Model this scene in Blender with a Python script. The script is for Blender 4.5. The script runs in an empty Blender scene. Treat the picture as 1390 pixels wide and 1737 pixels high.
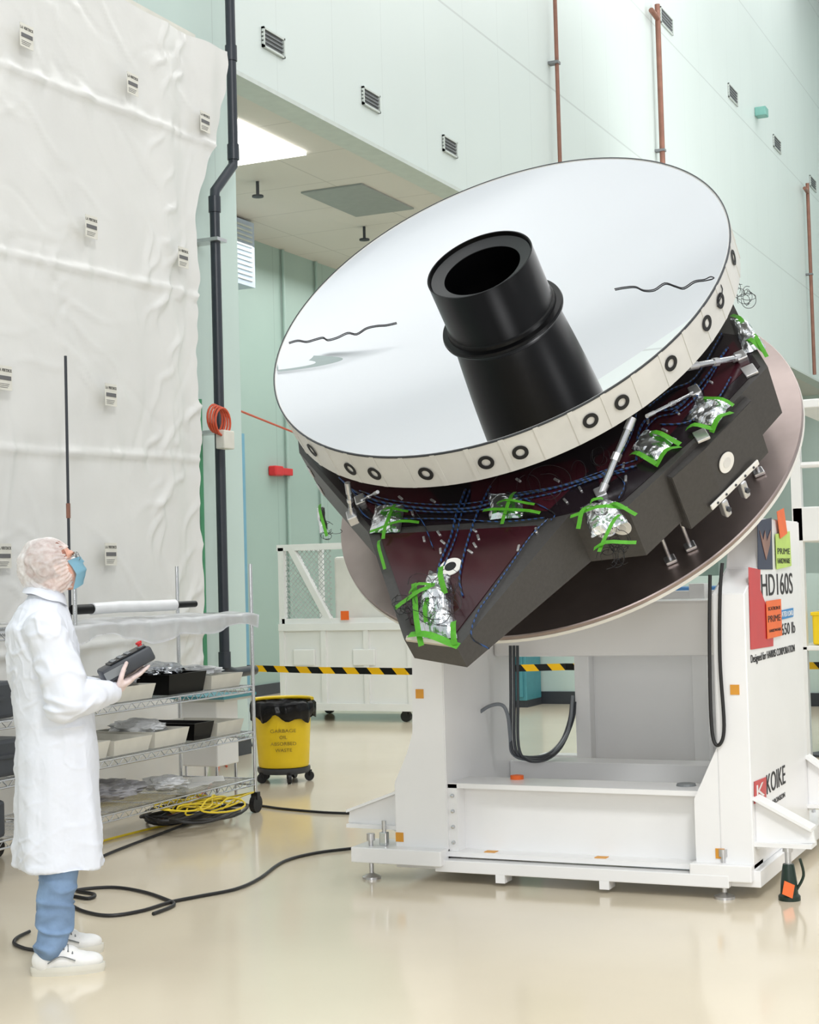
import bpy, bmesh, math, random
from mathutils import Vector, Matrix, noise
random.seed(7)
S=bpy.context.scene
S.view_settings.view_transform='Standard'
S.view_settings.look='None'
# ------------------------------------------------------------------ camera
F=2700.0
a,p,ro=math.radians(24.9),math.radians(2.34),math.radians(1.55)
CAM=Vector((0,0,1.58))
FW=Vector((-math.sin(a)*math.cos(p),math.cos(a)*math.cos(p),math.sin(p)))
R0=Vector((math.cos(a),math.sin(a),0)); U0=R0.cross(FW)
RT=R0*math.cos(ro)-U0*math.sin(ro); UP=U0*math.cos(ro)+R0*math.sin(ro)
cd=bpy.data.cameras.new('camera'); cam=bpy.data.objects.new('camera',cd); S.collection.objects.link(cam)
m=Matrix((( RT.x,UP.x,-FW.x,CAM.x),(RT.y,UP.y,-FW.y,CAM.y),(RT.z,UP.z,-FW.z,CAM.z),(0,0,0,1)))
cam.matrix_world=m
cd.sensor_fit='VERTICAL'; cd.sensor_height=36; cd.sensor_width=36; cd.lens=36*F/1737; cd.clip_end=200
S.camera=cam
def ray(px,py): return FW*F+RT*(px-695)+UP*(868.5-py)
def hit(px,py,ax,val):
    d=ray(px,py); t=(val-CAM[ax])/d[ax]; return CAM+d*t
# ------------------------------------------------------------------ helpers
OFF={}
def lin(c):
    o=[]
    for v in c[:3]:
        v/=255.0
        o.append(v/12.92 if v<=.04045 else ((v+.055)/1.055)**2.4)
    return (*o,1)
def M(name,col,rough=.5,metal=0.0,var=.05,scale=8,bump=0.0,bscale=60,seam=None,emit=0,alpha=1,spec=.5,stretch=None,ridge=0,rscale=3,rdist=.02):
    m=bpy.data.materials.new(name); m.use_nodes=True
    nt=m.node_tree; N=nt.nodes; L=nt.links
    b=N['Principled BSDF']
    c=lin(col)
    tc=N.new('ShaderNodeTexCoord'); mp=N.new('ShaderNodeMapping')
    L.new(tc.outputs['Object'],mp.inputs[0])
    if stretch: mp.inputs['Scale'].default_value=stretch
    nz=N.new('ShaderNodeTexNoise'); nz.inputs['Scale'].default_value=scale; nz.inputs['Detail'].default_value=4
    L.new(mp.outputs[0],nz.inputs['Vector'])
    cr=N.new('ShaderNodeValToRGB')
    cr.color_ramp.elements[0].position=.3; cr.color_ramp.elements[1].position=.7
    cr.color_ramp.elements[0].color=(*[max(0,v*(1-var)) for v in c[:3]],1)
    cr.color_ramp.elements[1].color=(*[min(1,v*(1+var)) for v in c[:3]],1)
    L.new(nz.outputs['Fac'],cr.inputs[0])
    out=cr.outputs[0]
    if seam:
        geo=N.new('ShaderNodeNewGeometry'); sx=N.new('ShaderNodeSeparateXYZ'); L.new(geo.outputs['Position'],sx.inputs[0])
        for (ax,per,offs,w,dark) in seam:
            ad=N.new('ShaderNodeMath'); ad.operation='ADD'; ad.inputs[1].default_value=1000*per-offs; L.new(sx.outputs[ax],ad.inputs[0])
            dv=N.new('ShaderNodeMath'); dv.operation='DIVIDE'; dv.inputs[1].default_value=per; L.new(ad.outputs[0],dv.inputs[0])
            fr=N.new('ShaderNodeMath'); fr.operation='FRACT'; L.new(dv.outputs[0],fr.inputs[0])
            lt=N.new('ShaderNodeMath'); lt.operation='LESS_THAN'; lt.inputs[1].default_value=w/per; L.new(fr.outputs[0],lt.inputs[0])
            mx=N.new('ShaderNodeMix'); mx.data_type='RGBA'
            L.new(lt.outputs[0],mx.inputs[0]); L.new(out,mx.inputs[6]); mx.inputs[7].default_value=(*[v*dark for v in c[:3]],1)
            out=mx.outputs[2]
    L.new(out,b.inputs['Base Color'])
    b.inputs['Roughness'].default_value=rough; b.inputs['Metallic'].default_value=metal
    b.inputs['Specular IOR Level'].default_value=spec
    nrm=None
    if ridge:
        n3=N.new('ShaderNodeTexNoise'); n3.noise_type='RIDGED_MULTIFRACTAL'; n3.inputs['Scale'].default_value=rscale; n3.inputs['Detail'].default_value=3
        n3.inputs['Distortion'].default_value=.6
        L.new(mp.outputs[0],n3.inputs['Vector'])
        bp=N.new('ShaderNodeBump'); bp.inputs['Strength'].default_value=ridge; bp.inputs['Distance'].default_value=rdist
        L.new(n3.outputs['Fac'],bp.inputs['Height']); nrm=bp.outputs[0]
    if bump:
        n2=N.new('ShaderNodeTexNoise'); n2.inputs['Scale'].default_value=bscale; n2.inputs['Detail'].default_value=3
        L.new(mp.outputs[0],n2.inputs['Vector'])
        bp=N.new('ShaderNodeBump'); bp.inputs['Strength'].default_value=bump; bp.inputs['Distance'].default_value=.02
        L.new(n2.outputs['Fac'],bp.inputs['Height'])
        if nrm: L.new(nrm,bp.inputs['Normal'])
        nrm=bp.outputs[0]
    if nrm: L.new(nrm,b.inputs['Normal'])
    if emit:
        b.inputs['Emission Color'].default_value=c; b.inputs['Emission Strength'].default_value=emit
    if alpha<1: b.inputs['Alpha'].default_value=alpha
    return m
def stripes(name,c1,c2,period,axis_vec,rough=.5):
    m=bpy.data.materials.new(name); m.use_nodes=True; nt=m.node_tree; N=nt.nodes; L=nt.links; b=N['Principled BSDF']
    g=N.new('ShaderNodeNewGeometry'); d=N.new('ShaderNodeVectorMath'); d.operation='DOT_PRODUCT'; d.inputs[1].default_value=axis_vec
    L.new(g.outputs['Position'],d.inputs[0])
    dv=N.new('ShaderNodeMath'); dv.operation='DIVIDE'; dv.inputs[1].default_value=period; L.new(d.outputs['Value'],dv.inputs[0])
    ad=N.new('ShaderNodeMath'); ad.operation='ADD'; ad.inputs[1].default_value=1000; L.new(dv.outputs[0],ad.inputs[0])
    fr=N.new('ShaderNodeMath'); fr.operation='FRACT'; L.new(ad.outputs[0],fr.inputs[0])
    lt=N.new('ShaderNodeMath'); lt.operation='LESS_THAN'; lt.inputs[1].default_value=.5; L.new(fr.outputs[0],lt.inputs[0])
    mx=N.new('ShaderNodeMix'); mx.data_type='RGBA'; L.new(lt.outputs[0],mx.inputs[0]); mx.inputs[6].default_value=lin(c1); mx.inputs[7].default_value=lin(c2)
    L.new(mx.outputs[2],b.inputs['Base Color']); b.inputs['Roughness'].default_value=rough
    return m
def empty(name,loc=(0,0,0),label=None,cat=None,mat=None,parent=None):
    e=bpy.data.objects.new(name,None); S.collection.objects.link(e); e.empty_display_size=.1
    if mat is not None: e.matrix_world=mat; OFF[e.name]=Vector((0,0,0))
    else:
        e.location=loc; OFF[e.name]=Vector(loc)
    if label: e['label']=label
    if cat: e['category']=cat
    return e
def finish(name,me,mat,parent=None,label=None,cat=None,kind=None,smooth=False,group=None,rec=True):
    if rec and len(me.vertices):
        xs=[v.co for v in me.vertices]
        lo=Vector((min(v.x for v in xs),min(v.y for v in xs),min(v.z for v in xs)))
        hi=Vector((max(v.x for v in xs),max(v.y for v in xs),max(v.z for v in xs)))
        c=(lo+hi)/2
        if parent is None: c.z=lo.z
        me.transform(Matrix.Translation(-c))
    else: c=Vector((0,0,0))
    o=bpy.data.objects.new(name,me); S.collection.objects.link(o)
    if parent is not None:
        o.parent=parent; o.location=c-OFF[parent.name]
    else: o.location=c
    OFF[o.name]=c
    if not me.materials: me.materials.append(mat)
    if smooth:
        me.polygons.foreach_set('use_smooth',[True]*len(me.polygons))
        if smooth!='all':
            try: me.set_sharp_from_angle(angle=math.radians(38))
            except Exception: pass
    if label: o['label']=label
    if cat: o['category']=cat
    if kind: o['kind']=kind
    if group: o['group']=group
    return o
def fb(name,bm,mat,parent=None,tf=None,**k):
    if tf is not None: bm.transform(tf)
    bmesh.ops.recalc_face_normals(bm,faces=bm.faces) if k.pop('recalc',True) else None
    me=bpy.data.meshes.new(name); bm.to_mesh(me); bm.free()
    return finish(name,me,mat,parent,**k)
def addbox(bm,x0,x1,y0,y1,z0,z1,bev=0,tf=None):
    r=bmesh.ops.create_cube(bm,size=1)
    vs=r['verts']
    for v in vs:
        v.co=Vector(((x0+x1)/2+v.co.x*(x1-x0),(y0+y1)/2+v.co.y*(y1-y0),(z0+z1)/2+v.co.z*(z1-z0)))
    if bev:
        es=list({e for v in vs for e in v.link_edges})
        r2=bmesh.ops.bevel(bm,geom=es,offset=bev,segments=2,affect='EDGES',profile=.5)
        vs=[v for v in r2['verts']]
    if tf is not None: 
        for v in set(vs): v.co=tf@v.co
def box(name,x0,x1,y0,y1,z0,z1,mat,parent=None,bev=0,tf=None,**k):
    bm=bmesh.new(); addbox(bm,x0,x1,y0,y1,z0,z1,bev)
    return fb(name,bm,mat,parent,tf=tf,**k)
def cat(pts,n=8):
    pts=[Vector(q) for q in pts]; P=[pts[0]]+pts+[pts[-1]]; out=[]
    for i in range(1,len(P)-2):
        for j in range(n):
            t=j/n; p0,p1,p2,p3=P[i-1],P[i],P[i+1],P[i+2]
            out.append(.5*((2*p1)+(-p0+p2)*t+(2*p0-5*p1+4*p2-p3)*t*t+(-p0+3*p1-3*p2+p3)*t**3))
    out.append(pts[-1]); return out
def sweep(bm,pts,r,n=8,cap=True):
    pts=[Vector(q) for q in pts]
    R=r if isinstance(r,(list,tuple)) else [r]*len(pts)
    t0=(pts[1]-pts[0]).normalized()
    nrm=t0.orthogonal().normalized(); prev=None; rings=[]
    for i,q in enumerate(pts):
        if i==0: t=t0
        elif i==len(pts)-1: t=(pts[i]-pts[i-1])
        else: t=(pts[i+1]-pts[i-1])
        t=t.normalized() if t.length>1e-9 else t0
        nrm=(nrm-t*nrm.dot(t))
        nrm=nrm.normalized() if nrm.length>1e-6 else t.orthogonal().normalized()
        bn=t.cross(nrm)
        ring=[bm.verts.new(q+(nrm*math.cos(2*math.pi*k/n)+bn*math.sin(2*math.pi*k/n))*R[i]) for k in range(n)]
        if prev:
            for k in range(n): bm.faces.new((prev[k],prev[(k+1)%n],ring[(k+1)%n],ring[k]))
        prev=ring; rings.append(ring)
    if cap:
        bm.faces.new(rings[0][::-1]); bm.faces.new(rings[-1])
def tube(name,pts,r,mat,parent=None,n=8,smoothpts=0,**k):
    bm=bmesh.new()
    if smoothpts: pts=cat(pts,smoothpts)
    sweep(bm,pts,r,n); k.setdefault('smooth',True)
    return fb(name,bm,mat,parent,**k)
def lathe(bm,prof,n=64,tf=None,close=False):
    rings=[]
    for (r,z) in prof:
        if r<1e-6: v=bm.verts.new((0,0,z)); rings.append([v]*n)
        else: rings.append([bm.verts.new((r*math.cos(2*math.pi*k/n),r*math.sin(2*math.pi*k/n),z)) for k in range(n)])
    seq=list(zip(rings[:-1],rings[1:]))
    if close: seq.append((rings[-1],rings[0]))
    for A,B in seq:
        for k in range(n):
            q=[A[k],A[(k+1)%n],B[(k+1)%n],B[k]]; u=[]
            for v in q:
                if v not in u: u.append(v)
            if len(u)>=3:
                try: bm.faces.new(u)
                except ValueError: pass
    if tf is not None:
        for v in {v for rg in rings for v in rg}: v.co=tf@v.co
def prism(name,pts,ext,mat,parent=None,bev=0,tf=None,**k):
    bm=bmesh.new(); ext=Vector(ext)
    A=[bm.verts.new(q) for q in pts]; B=[bm.verts.new(Vector(q)+ext) for q in pts]
    bm.faces.new(A); bm.faces.new(B[::-1])
    n=len(A)
    for i in range(n): bm.faces.new((A[i],B[i],B[(i+1)%n],A[(i+1)%n]))
    if bev: bmesh.ops.bevel(bm,geom=list(bm.edges),offset=bev,segments=2,affect='EDGES')
    return fb(name,bm,mat,parent,tf=tf,**k)
def frame(o,x,y,z=None):
    x=Vector(x).normalized(); y=Vector(y); y=(y-x*y.dot(x)).normalized(); z=x.cross(y)
    return Matrix(((x.x,y.x,z.x,o[0]),(x.y,y.y,z.y,o[1]),(x.z,y.z,z.z,o[2]),(0,0,0,1)))
def text(name,body,mat,parent,o,x,y,w,h,**k):
    cu=bpy.data.curves.new('t','FONT'); cu.body=body; cu.size=1; cu.extrude=.004; cu.align_x='LEFT'
    cu.resolution_u=4
    ob=bpy.data.objects.new('t',cu)
    me=ob.to_mesh().copy()
    bpy.data.objects.remove(ob)
    xs=[v.co.x for v in me.vertices]; ys=[v.co.y for v in me.vertices]
    x0,x1,y0,y1=min(xs),max(xs),min(ys),max(ys)
    me.transform(Matrix.Translation((-x0,-y0,0)))
    me.transform(Matrix.Diagonal((w/(x1-x0),h/(y1-y0),.2,1)))
    me.transform(frame(o,x,y))
    me.materials.clear()
    me.name=name
    return finish(name,me,mat,parent,**k)
def ellip(bm,c,r,tf=None,n=16):
    rr=bmesh.ops.create_uvsphere(bm,u_segments=n,v_segments=max(8,n//2+2),radius=1)
    for v in rr['verts']:
        v.co=Vector((c[0]+v.co.x*r[0],c[1]+v.co.y*r[1],c[2]+v.co.z*r[2]))
        if tf is not None: v.co=tf@v.co
def capsule(bm,p1,r1,p2,r2,n=14):
    sweep(bm,[p1,p2],[r1,r2],n)
    ellip(bm,p1,(r1,)*3,n=n); ellip(bm,p2,(r2,)*3,n=n)
def chain(bm,pts,rs,n=14):
    for i in range(len(pts)-1): capsule(bm,pts[i],rs[i],pts[i+1],rs[i+1],n)
def remesh(bm,vox,it=3,name='m'):
    bmesh.ops.recalc_face_normals(bm,faces=bm.faces)
    me=bpy.data.meshes.new('tmp'); bm.to_mesh(me); bm.free()
    ob=bpy.data.objects.new('tmp',me); S.collection.objects.link(ob)
    md=ob.modifiers.new('r','REMESH'); md.mode='VOXEL'; md.voxel_size=vox; md.use_smooth_shade=True
    if it:
        sm=ob.modifiers.new('s','SMOOTH'); sm.factor=.5; sm.iterations=it
    bpy.context.view_layer.update()
    o=bpy.data.meshes.new_from_object(ob.evaluated_get(bpy.context.evaluated_depsgraph_get()))
    bpy.data.objects.remove(ob); bpy.data.meshes.remove(me)
    o.materials.clear(); o.name=name
    return o
def displace(me,fn):
    N=[v.normal.copy() for v in me.vertices]; C=[v.co.copy() for v in me.vertices]
    flat=[]
    for c,n in zip(C,N):
        q=fn(c,n); flat+= [q.x,q.y,q.z]
    me.vertices.foreach_set('co',flat); me.update()
def copy_tree(o,delta,parent=None):
    c=o.copy(); S.collection.objects.link(c)
    if parent is None: c.location=o.location+Vector(delta)
    else: c.parent=parent
    for ch in list(o.children): copy_tree(ch,delta,c)
    return c
# ------------------------------------------------------------------ materials
m_floor=M('epoxy_floor',(217,205,182),.13,var=.04,scale=.9,spec=.65)
m_wallup=M('wall_panel_pale',(212,222,219),.35,var=.02,scale=.4,seam=[(1,1.2,.35,.012,.9),(2,2.65,8.6-2.65*3,.03,.8)])
m_wallhi=M('wall_panel_white',(204,209,212),.45,var=.03,scale=.25)
m_wallmint=M('wall_mint',(192,210,204),.45,var=.04,scale=.5,seam=[(1,1.2,.35,.012,.85)])
m_wallrec=M('wall_recess_green',(156,179,170),.5,var=.05,scale=.5,seam=[(1,1.5,.2,.015,.8)])
m_ceilr=M('ceiling_tile',(214,210,204),.6,var=.02,scale=1,seam=[(1,1.2,.0,.02,.8),(0,1.8,.2,.02,.8)])
m_ceil=M('ceiling_white',(218,221,224),.6,var=.05,scale=.35,stretch=(.3,3,1))  # stretched tone paints soft light streaks for the mirror to reflect
m_white=M('white_paint',(232,232,230),.32,var=.02,scale=3)
m_white2=M('white_painted_steel',(238,238,238),.25,var=.015,scale=3)
m_lightpanel=M('light_panel',(255,253,245),.5,emit=5)
m_fix=M('light_fixture',(255,255,255),.5,emit=5)
m_tarp=M('tarp_white',(218,218,215),.26,var=.03,scale=1.5,bump=.10,bscale=9,ridge=.4,rscale=2.2,rdist=.022)
m_black=M('black_satin',(4,4,5),.32,var=.2,spec=.18)
m_blackpipe=M('black_pipe',(44,50,58),.35,var=.1)
m_rubber=M('black_rubber',(24,24,26),.5,var=.2)
m_copper=M('copper_pipe',(138,96,80),.4,metal=.2,var=.15,scale=5)
m_gray=M('gray_paint',(120,124,126),.5)
m_dgray=M('dark_gray_plastic',(52,56,62),.45,var=.08)
m_frame=M('vent_frame',(200,208,203),.4)
m_chrome=M('chrome_steel',(205,207,209),.2,metal=1,var=.05)
m_alu=M('brushed_aluminium',(205,205,207),.32,metal=.9,var=.08)
m_ink=M('black_ink',(20,20,22),.6)
m_fade=M('faded_ink',(100,100,102),.6)
m_red=M('red_paint',(196,38,42),.4)
m_orange=M('orange_tag',(235,105,35),.5)
m_osticker=M('orange_sticker',(215,150,50),.5)
m_blue=M('blue_label',(40,130,190),.5)
m_navy=M('navy_badge',(30,42,70),.5)
m_lime=M('lime_tag',(185,215,105),.5)
m_green=M('green_tape',(104,190,55),.45,var=.12,scale=30)
m_foil=M('crumpled_foil',(215,218,222),.22,metal=1,var=.05,ridge=.6,rscale=22,rdist=.008)
m_yellow=M('yellow_plastic',(236,202,20),.4,var=.04)
m_teal=M('teal_paint',(70,138,148),.5)
m_liner=M('black_bin_liner',(18,18,20),.22,var=.3,ridge=.5,rscale=9,rdist=.02)
m_tray=M('tray_plastic',(214,212,202),.4)
m_mirror=M('mirror_coating',(240,241,243),0.0,metal=1,var=0)
m_rim=M('mirror_rim',(206,205,201),.4,var=.06,scale=5)
m_comp=M('charcoal_composite',(56,54,53),.42,var=.12,scale=60,bump=.04,bscale=200)
m_plum=M('plum_panel',(50,16,24),.2,var=.35,scale=3)
m_plumd=M('dark_panel',(24,17,22),.22,var=.3,scale=3)
m_plate=M('turned_metal_plate',(160,146,142),.36,metal=.9,var=.25,scale=2)
m_platee=M('plate_edge',(222,220,214),.35,var=.03)
m_bcable=stripes('blue_banded_cable',(28,66,118),(10,12,20),.022,(.7,.5,.5))
m_tape=stripes('hazard_tape',(240,202,20),(18,18,18),.20,(.8,.35,.7))
m_ycable=M('yellow_cable',(220,194,40),.5)
m_orcable=M('orange_cable',(200,80,48),.5)
m_film=M('plastic_film',(234,236,238),.22,var=.05,alpha=.88,ridge=.5,rscale=6,rdist=.015)
# ------------------------------------------------------------------ room
XW=-7.6
SO=hit(396,122,0,XW)
ZS=SO.z; YO=SO.y
XR=-11.2
box('floor',-11.6,9,-5,45.2,-.1,0,m_floor,kind='structure')
box('wall_left',XW-.3,XW,-5,YO,0,9,m_wallmint,kind='structure')
box('wall_left_high',XW-.3,XW,-5,YO,9,17,m_wallhi,kind='structure')
box('wall_upper',XW-.3,XW,YO,45,ZS,17,m_wallup,kind='structure')
box('wall_recess',XR-.2,XR,YO-.2,45,0,ZS,m_wallrec,kind='structure')
box('wall_recess_end',XR,XW-.3,YO-.2,YO,0,ZS,m_wallrec,kind='structure')
box('wall_far',XR-.2,9,45,45.2,0,17,m_wallmint,kind='structure')
box('trim_1',XW-.3,XW+.015,YO,45,ZS-.015,ZS+.03,m_frame,kind='structure')
box('baseboard_recess',XR,XR+.03,YO,45,0,.15,m_dgray,kind='structure')
box('baseboard_left',XW,XW+.03,-5,YO,0,.15,m_dgray,kind='structure')
box('ceiling_recess',XR,XW-.3,YO,45,ZS,ZS+.15,m_ceilr,kind='structure')
box('ceiling',-7.9,9,-5,45.2,17,17.2,m_ceil,kind='structure')
l0=hit(395,262,2,ZS)
box('recessed_light_panel',l0.x-.6,l0.x+.75,hit(450,225,2,ZS).y-.6,hit(470,266,2,ZS).y,ZS-.032,ZS-.002,m_lightpanel,label='bright square light panel set in the low ceiling',cat='ceiling light')
c0=hit(609,339,2,ZS)
box('ceiling_grille',c0.x-.42,c0.x+.42,c0.y-.75,c0.y+.75,ZS-.022,ZS-.002,M('grille_gray',(150,156,154),.5),label='gray rectangular air grille set in the low ceiling',cat='vent')
for (px,py) in [(437,316),(618,392)]:
    q=hit(px,py-4,2,ZS-.03)
    bm=bmesh.new(); sweep(bm,[(q.x,q.y,ZS-.002),(q.x,q.y,ZS-.16)],.02); lathe(bm,[(0,-.16),(.07,-.17),(.07,-.19),(0,-.2)],16,Matrix.Translation((q.x,q.y,ZS)))
    fb('sprinkler_head',bm,m_dgray,label='small metal sprinkler head hanging from the low ceiling',cat='sprinkler',group='ceiling sprinklers')
for i,x in enumerate((-6.2,-3.2,-.2,2.8,5.8)):
    for j in range(5):
        box('ceiling_lamp',x-.45,x+.45,-3+j*9,3.5+j*9,16.9,16.998,m_fix,label='long white lamp panel fixed to the high ceiling',cat='ceiling light',group='high ceiling lamps')
def vent(px,py,w,h):
    q=hit(px,py,0,XW)
    E=empty('wall_vent',q,'small louvred air vent set in the pale wall','vent'); E['group']='wall vents'
    bm=bmesh.new()
    x=XW
    for (y0,y1,z0,z1) in [(-w/2,w/2,h/2-.02,h/2),(-w/2,w/2,-h/2,-h/2+.02),(-w/2,-w/2+.02,-h/2,h/2),(w/2-.02,w/2,-h/2,h/2)]:
        addbox(bm,x,x+.03,q.y+y0,q.y+y1,q.z+z0,q.z+z1)
    fb('frame',bm,m_frame,E)
    bm=bmesh.new(); addbox(bm,x,x+.004,q.y-w/2,q.y+w/2,q.z-h/2,q.z+h/2)
    k=5
    for i in range(k):
        zz=q.z-h/2+(i+.6)*h/k; addbox(bm,x+.004,x+.022,q.y-w/2,q.y+w/2,zz-.006,zz+.006)
    fb('louvre',bm,m_gray,E)
for px,py in [(462,73),(628,170),(762,249)]: vent(px,py,.42,.2)
for px,py in [(1130,36),(1243,161),(1318,245),(1379,312)]: vent(px,py,.8,.3)
q=hit(1283,192,0,XW); box('junction_box',XW,XW+.25,q.y-.15,q.y+.15,q.z-.1,q.z+.1,M('mint_box',(120,175,165),.4),bev=.02,label='small green junction box on the pale wall',cat='junction box')
def cpipe(px,ptop,r,bottom,hook=False):
    q=hit(px,200,0,XW+.12); zt=hit(px,ptop,0,XW+.12).z if ptop>0 else 16.9
    pts=[(q.x,q.y,bottom),(q.x,q.y,zt)]
    E=empty('copper_pipe',(q.x,q.y,bottom),'reddish copper pipe running up the pale wall','pipe'); E['group']='copper wall pipes'
    if hook: pts+=[(q.x,q.y-.05,zt+.12),(q.x,q.y-.4,zt+.16)]
    tube('pipe_run',pts,r,m_copper,E,10,3 if hook else 0)
    for z in (ZS+2.6,):
        if z<zt: box('clamp',XW+.004,q.x+r*1.2,q.y-.06,q.y+.06,z-.02,z+.02,m_gray,E)
cpipe(948,0,.030,ZS+.05); cpipe(1122,50,.048,ZS+.05,True); cpipe(1366,330,.045,ZS+.05,True)
E=empty('black_drain_pipe',hit(385,1120,0,XW+.2),'black pipe with an offset bend running up the mint wall','pipe')
xp=XW+.22
A=hit(392,0,0,xp); B=hit(396,262,0,xp); B2=hit(396,285,0,xp); C_=hit(359,322,0,xp); C2=hit(359,345,0,xp)
yA=B.y; yC=hit(372,700,0,xp).y
pts=[(xp,yA,A.z+2),(xp,yA,B.z),(xp,yA-.01,B2.z+.02),(xp,yC+.01,C_.z),(xp,yC,C2.z),(xp,yC,.95),(xp,yC,.82),(xp+.02,yC+.12,.78),(xp,yC+.5,.78)]
tube('pipe_run',pts,.045,m_blackpipe,E,16)
for (yy,zz) in [(yA,B.z+.02),(yC,C2.z),(yC,.9),(yA,A.z-.5)]:
    tube('coupling',[(xp,yy,zz-.07),(xp,yy,zz+.07)],.055,m_blackpipe,E,16)
for zz in (4.6,2.9,1.3): box('wall_clamp',XW+.004,xp+.07,yC-.08,yC+.08,zz-.015,zz+.015,m_alu,E)
q=hit(341,700,0,XW+.05)
tube('green_conduit',[(XW+.04,q.y,.0),(XW+.04,q.y,3.2)],.02,M('green_conduit',(90,160,120),.4),n=8,label='thin green conduit on the mint wall',cat='conduit')
q=hit(365,718,0,XW+.38)
E=empty('cable_reel',q,'orange cable coil with beige box hung on the wall','cable')
bm=bmesh.new()
for k in range(4):
    pts=[(q.x+.02*k,q.y+.12*math.cos(t)+.01*k,q.z+.04+.12*math.sin(t)-.01*k) for t in [i*math.pi/10 for i in range(20)]]
    sweep(bm,pts+[pts[0]],.010,6)
fb('coil',bm,m_orcable,E,smooth=True)
bm=bmesh.new(); addbox(bm,q.x,q.x+.09,q.y-.0,q.y+.17,q.z-.22,q.z-.06,.01); fb('outlet_box',bm,m_tray,E)
a1=hit(400,694,0,XW-.35); a2=hit(420,702,0,-8.5); a3=hit(520,742,0,-9.5)
tube('red_cable',[a1,a2,a3],.012,m_orcable,n=6,smoothpts=6,label='thin red cable strung across the recess',cat='cable')
q=hit(412,428,0,XR+.6)
E=empty('air_handler_box',q,'pale boxed air unit with a louvred grille on the recess wall','vent')
z0=hit(412,482,0,XR+.6).z; z1=hit(412,372,0,XR+.6).z; y0=hit(380,428,0,XR+.6).y; y1=hit(432,428,0,XR+.6).y
box('housing',XR+.002,XR+.6,y0,y1,z0,z1,M('pale_blue',(180,196,214),.4),E)
bm=bmesh.new()
for i in range(12):
    zz=z0+.08+(z1-z0-.16)*i/11; addbox(bm,XR+.6,XR+.62,y0+.08,y1-.08,zz-.012,zz+.012)
fb('louvre',bm,m_frame,E)
q=hit(486,800,0,XR+.1)
E=empty('alarm_box',q,'red fire alarm box on the green recess wall','alarm')
box('housing',XR+.002,XR+.1,q.y-.1,q.y+.2,q.z-.05,q.z+.05,m_red,E,bev=.01)
box('sounder',XR+.002,XR+.13,q.y-.35,q.y-.12,q.z-.07,q.z+.07,m_red,E,bev=.02)
for px in (484,540):
    q=hit(px,600,0,XR+.04)
    tube('wall_conduit',[(XR+.04,q.y,0),(XR+.04,q.y,ZS-.01)],.025,m_wallrec,n=8,label='painted green conduit on the recess wall',cat='conduit')
y0=hit(399,800,0,XR+.02).y; y1=hit(414,800,0,XR+.02).y
box('door_1',XR,XR+.04,y0,y1,0,3.6,M('blue_door',(110,160,182),.4),kind='structure')
# ------------------------------------------------------------------ tarp wall
XT=-7.0
ye=hit(338,700,0,XT).y; zt=hit(342,72,0,XT).z
E=empty('tarp_partition',(XT,8,0),'tall off-white plastic tarp partition with seams and printed tags','tarp')
bm=bmesh.new(); NY,NZ=300,220; ys0=3.5; grid=[]
rnd=random.Random(4)
folds=[]
for i in range(220):
    y=rnd.uniform(4,11.4); z=rnd.uniform(.3,zt); L=rnd.uniform(.2,.9); an=rnd.gauss(-.35,.4) if rnd.random()<.75 else rnd.gauss(1.2,.3)
    folds.append((y,z,math.cos(an),math.sin(an),L,rnd.uniform(.016,.024),rnd.uniform(.004,.008)*rnd.choice((1,-1,1))))
for i in range(50):
    folds.append((ye-.3+rnd.uniform(-.4,.35),rnd.uniform(.5,zt),math.cos(1.2+rnd.uniform(-.5,.5)),math.sin(1.2),rnd.uniform(.15,.4),.024,rnd.uniform(.010,.022)))
for j in range(NZ+1):
    z=.02+(zt-.02)*j/NZ
    t=max(0,min(1,(z-4.4)/(zt-4.4))); yl=ye+.5*t*t*(3-2*t)+.02*math.sin(z*5)+.03*noise.noise(Vector((z*6,0,0)))
    fl=[f for f in folds if abs(z-f[1])<f[4]*1.6]
    row=[]
    for i in range(NY+1):
        s=i/NY; y=ys0+(yl-ys0)*s
        d=.025*noise.noise(Vector((y*.7,z*.35,0)))+.008*noise.noise(Vector((y*2.2+z*.5,z*1.1,3)))+.003*noise.noise(Vector((y*6,z*5,7)))
        for (fy,fz,cx,cz,L,w,h) in fl:
            dy=y-fy; dz=z-fz
            if abs(dy)<L*1.6:
                al=(dy*cx+dz*cz)/L; pe=(-dy*cz+dz*cx+.05*math.sin(al*4))/w
                if abs(al)<1.5 and abs(pe)<3: d+=h*math.exp(-al*al*2.5-pe*pe)
        for zs in (1.15,2.55,3.9,5.2):
            zz=z-zs-.03*math.sin(y*1.3)
            if abs(zz)<.25: d+=.030*math.exp(-(zz/.025)**2)*(.7+.5*noise.noise(Vector((y*5,zs,0))))+.022*math.exp(-(zz/.09)**2)*noise.noise(Vector((y*11,zs*3,0)))
        d+=.05*math.sin((y-ye)*11)*max(0,min(1,(y-(ye-1))/1.4))*.5
        row.append(bm.verts.new((XT+d+.1*t*max(0,(y-ye))/.5,y,z)))
    grid.append(row)
for j in range(NZ):
    for i in range(NY): bm.faces.new((grid[j][i],grid[j][i+1],grid[j+1][i+1],grid[j+1][i]))
fb('tarp_sheet',bm,m_tarp,E,smooth='all')
box('top_rail',XT-.08,XT-.02,ys0,ye+.1,zt-.03,zt+.05,m_tray,E)
for yy in (ys0+.05,5.6,8.4,ye-.05): box('post',XT-.16,XT-.1,yy-.03,yy+.03,0,zt,m_tray,E)
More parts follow.
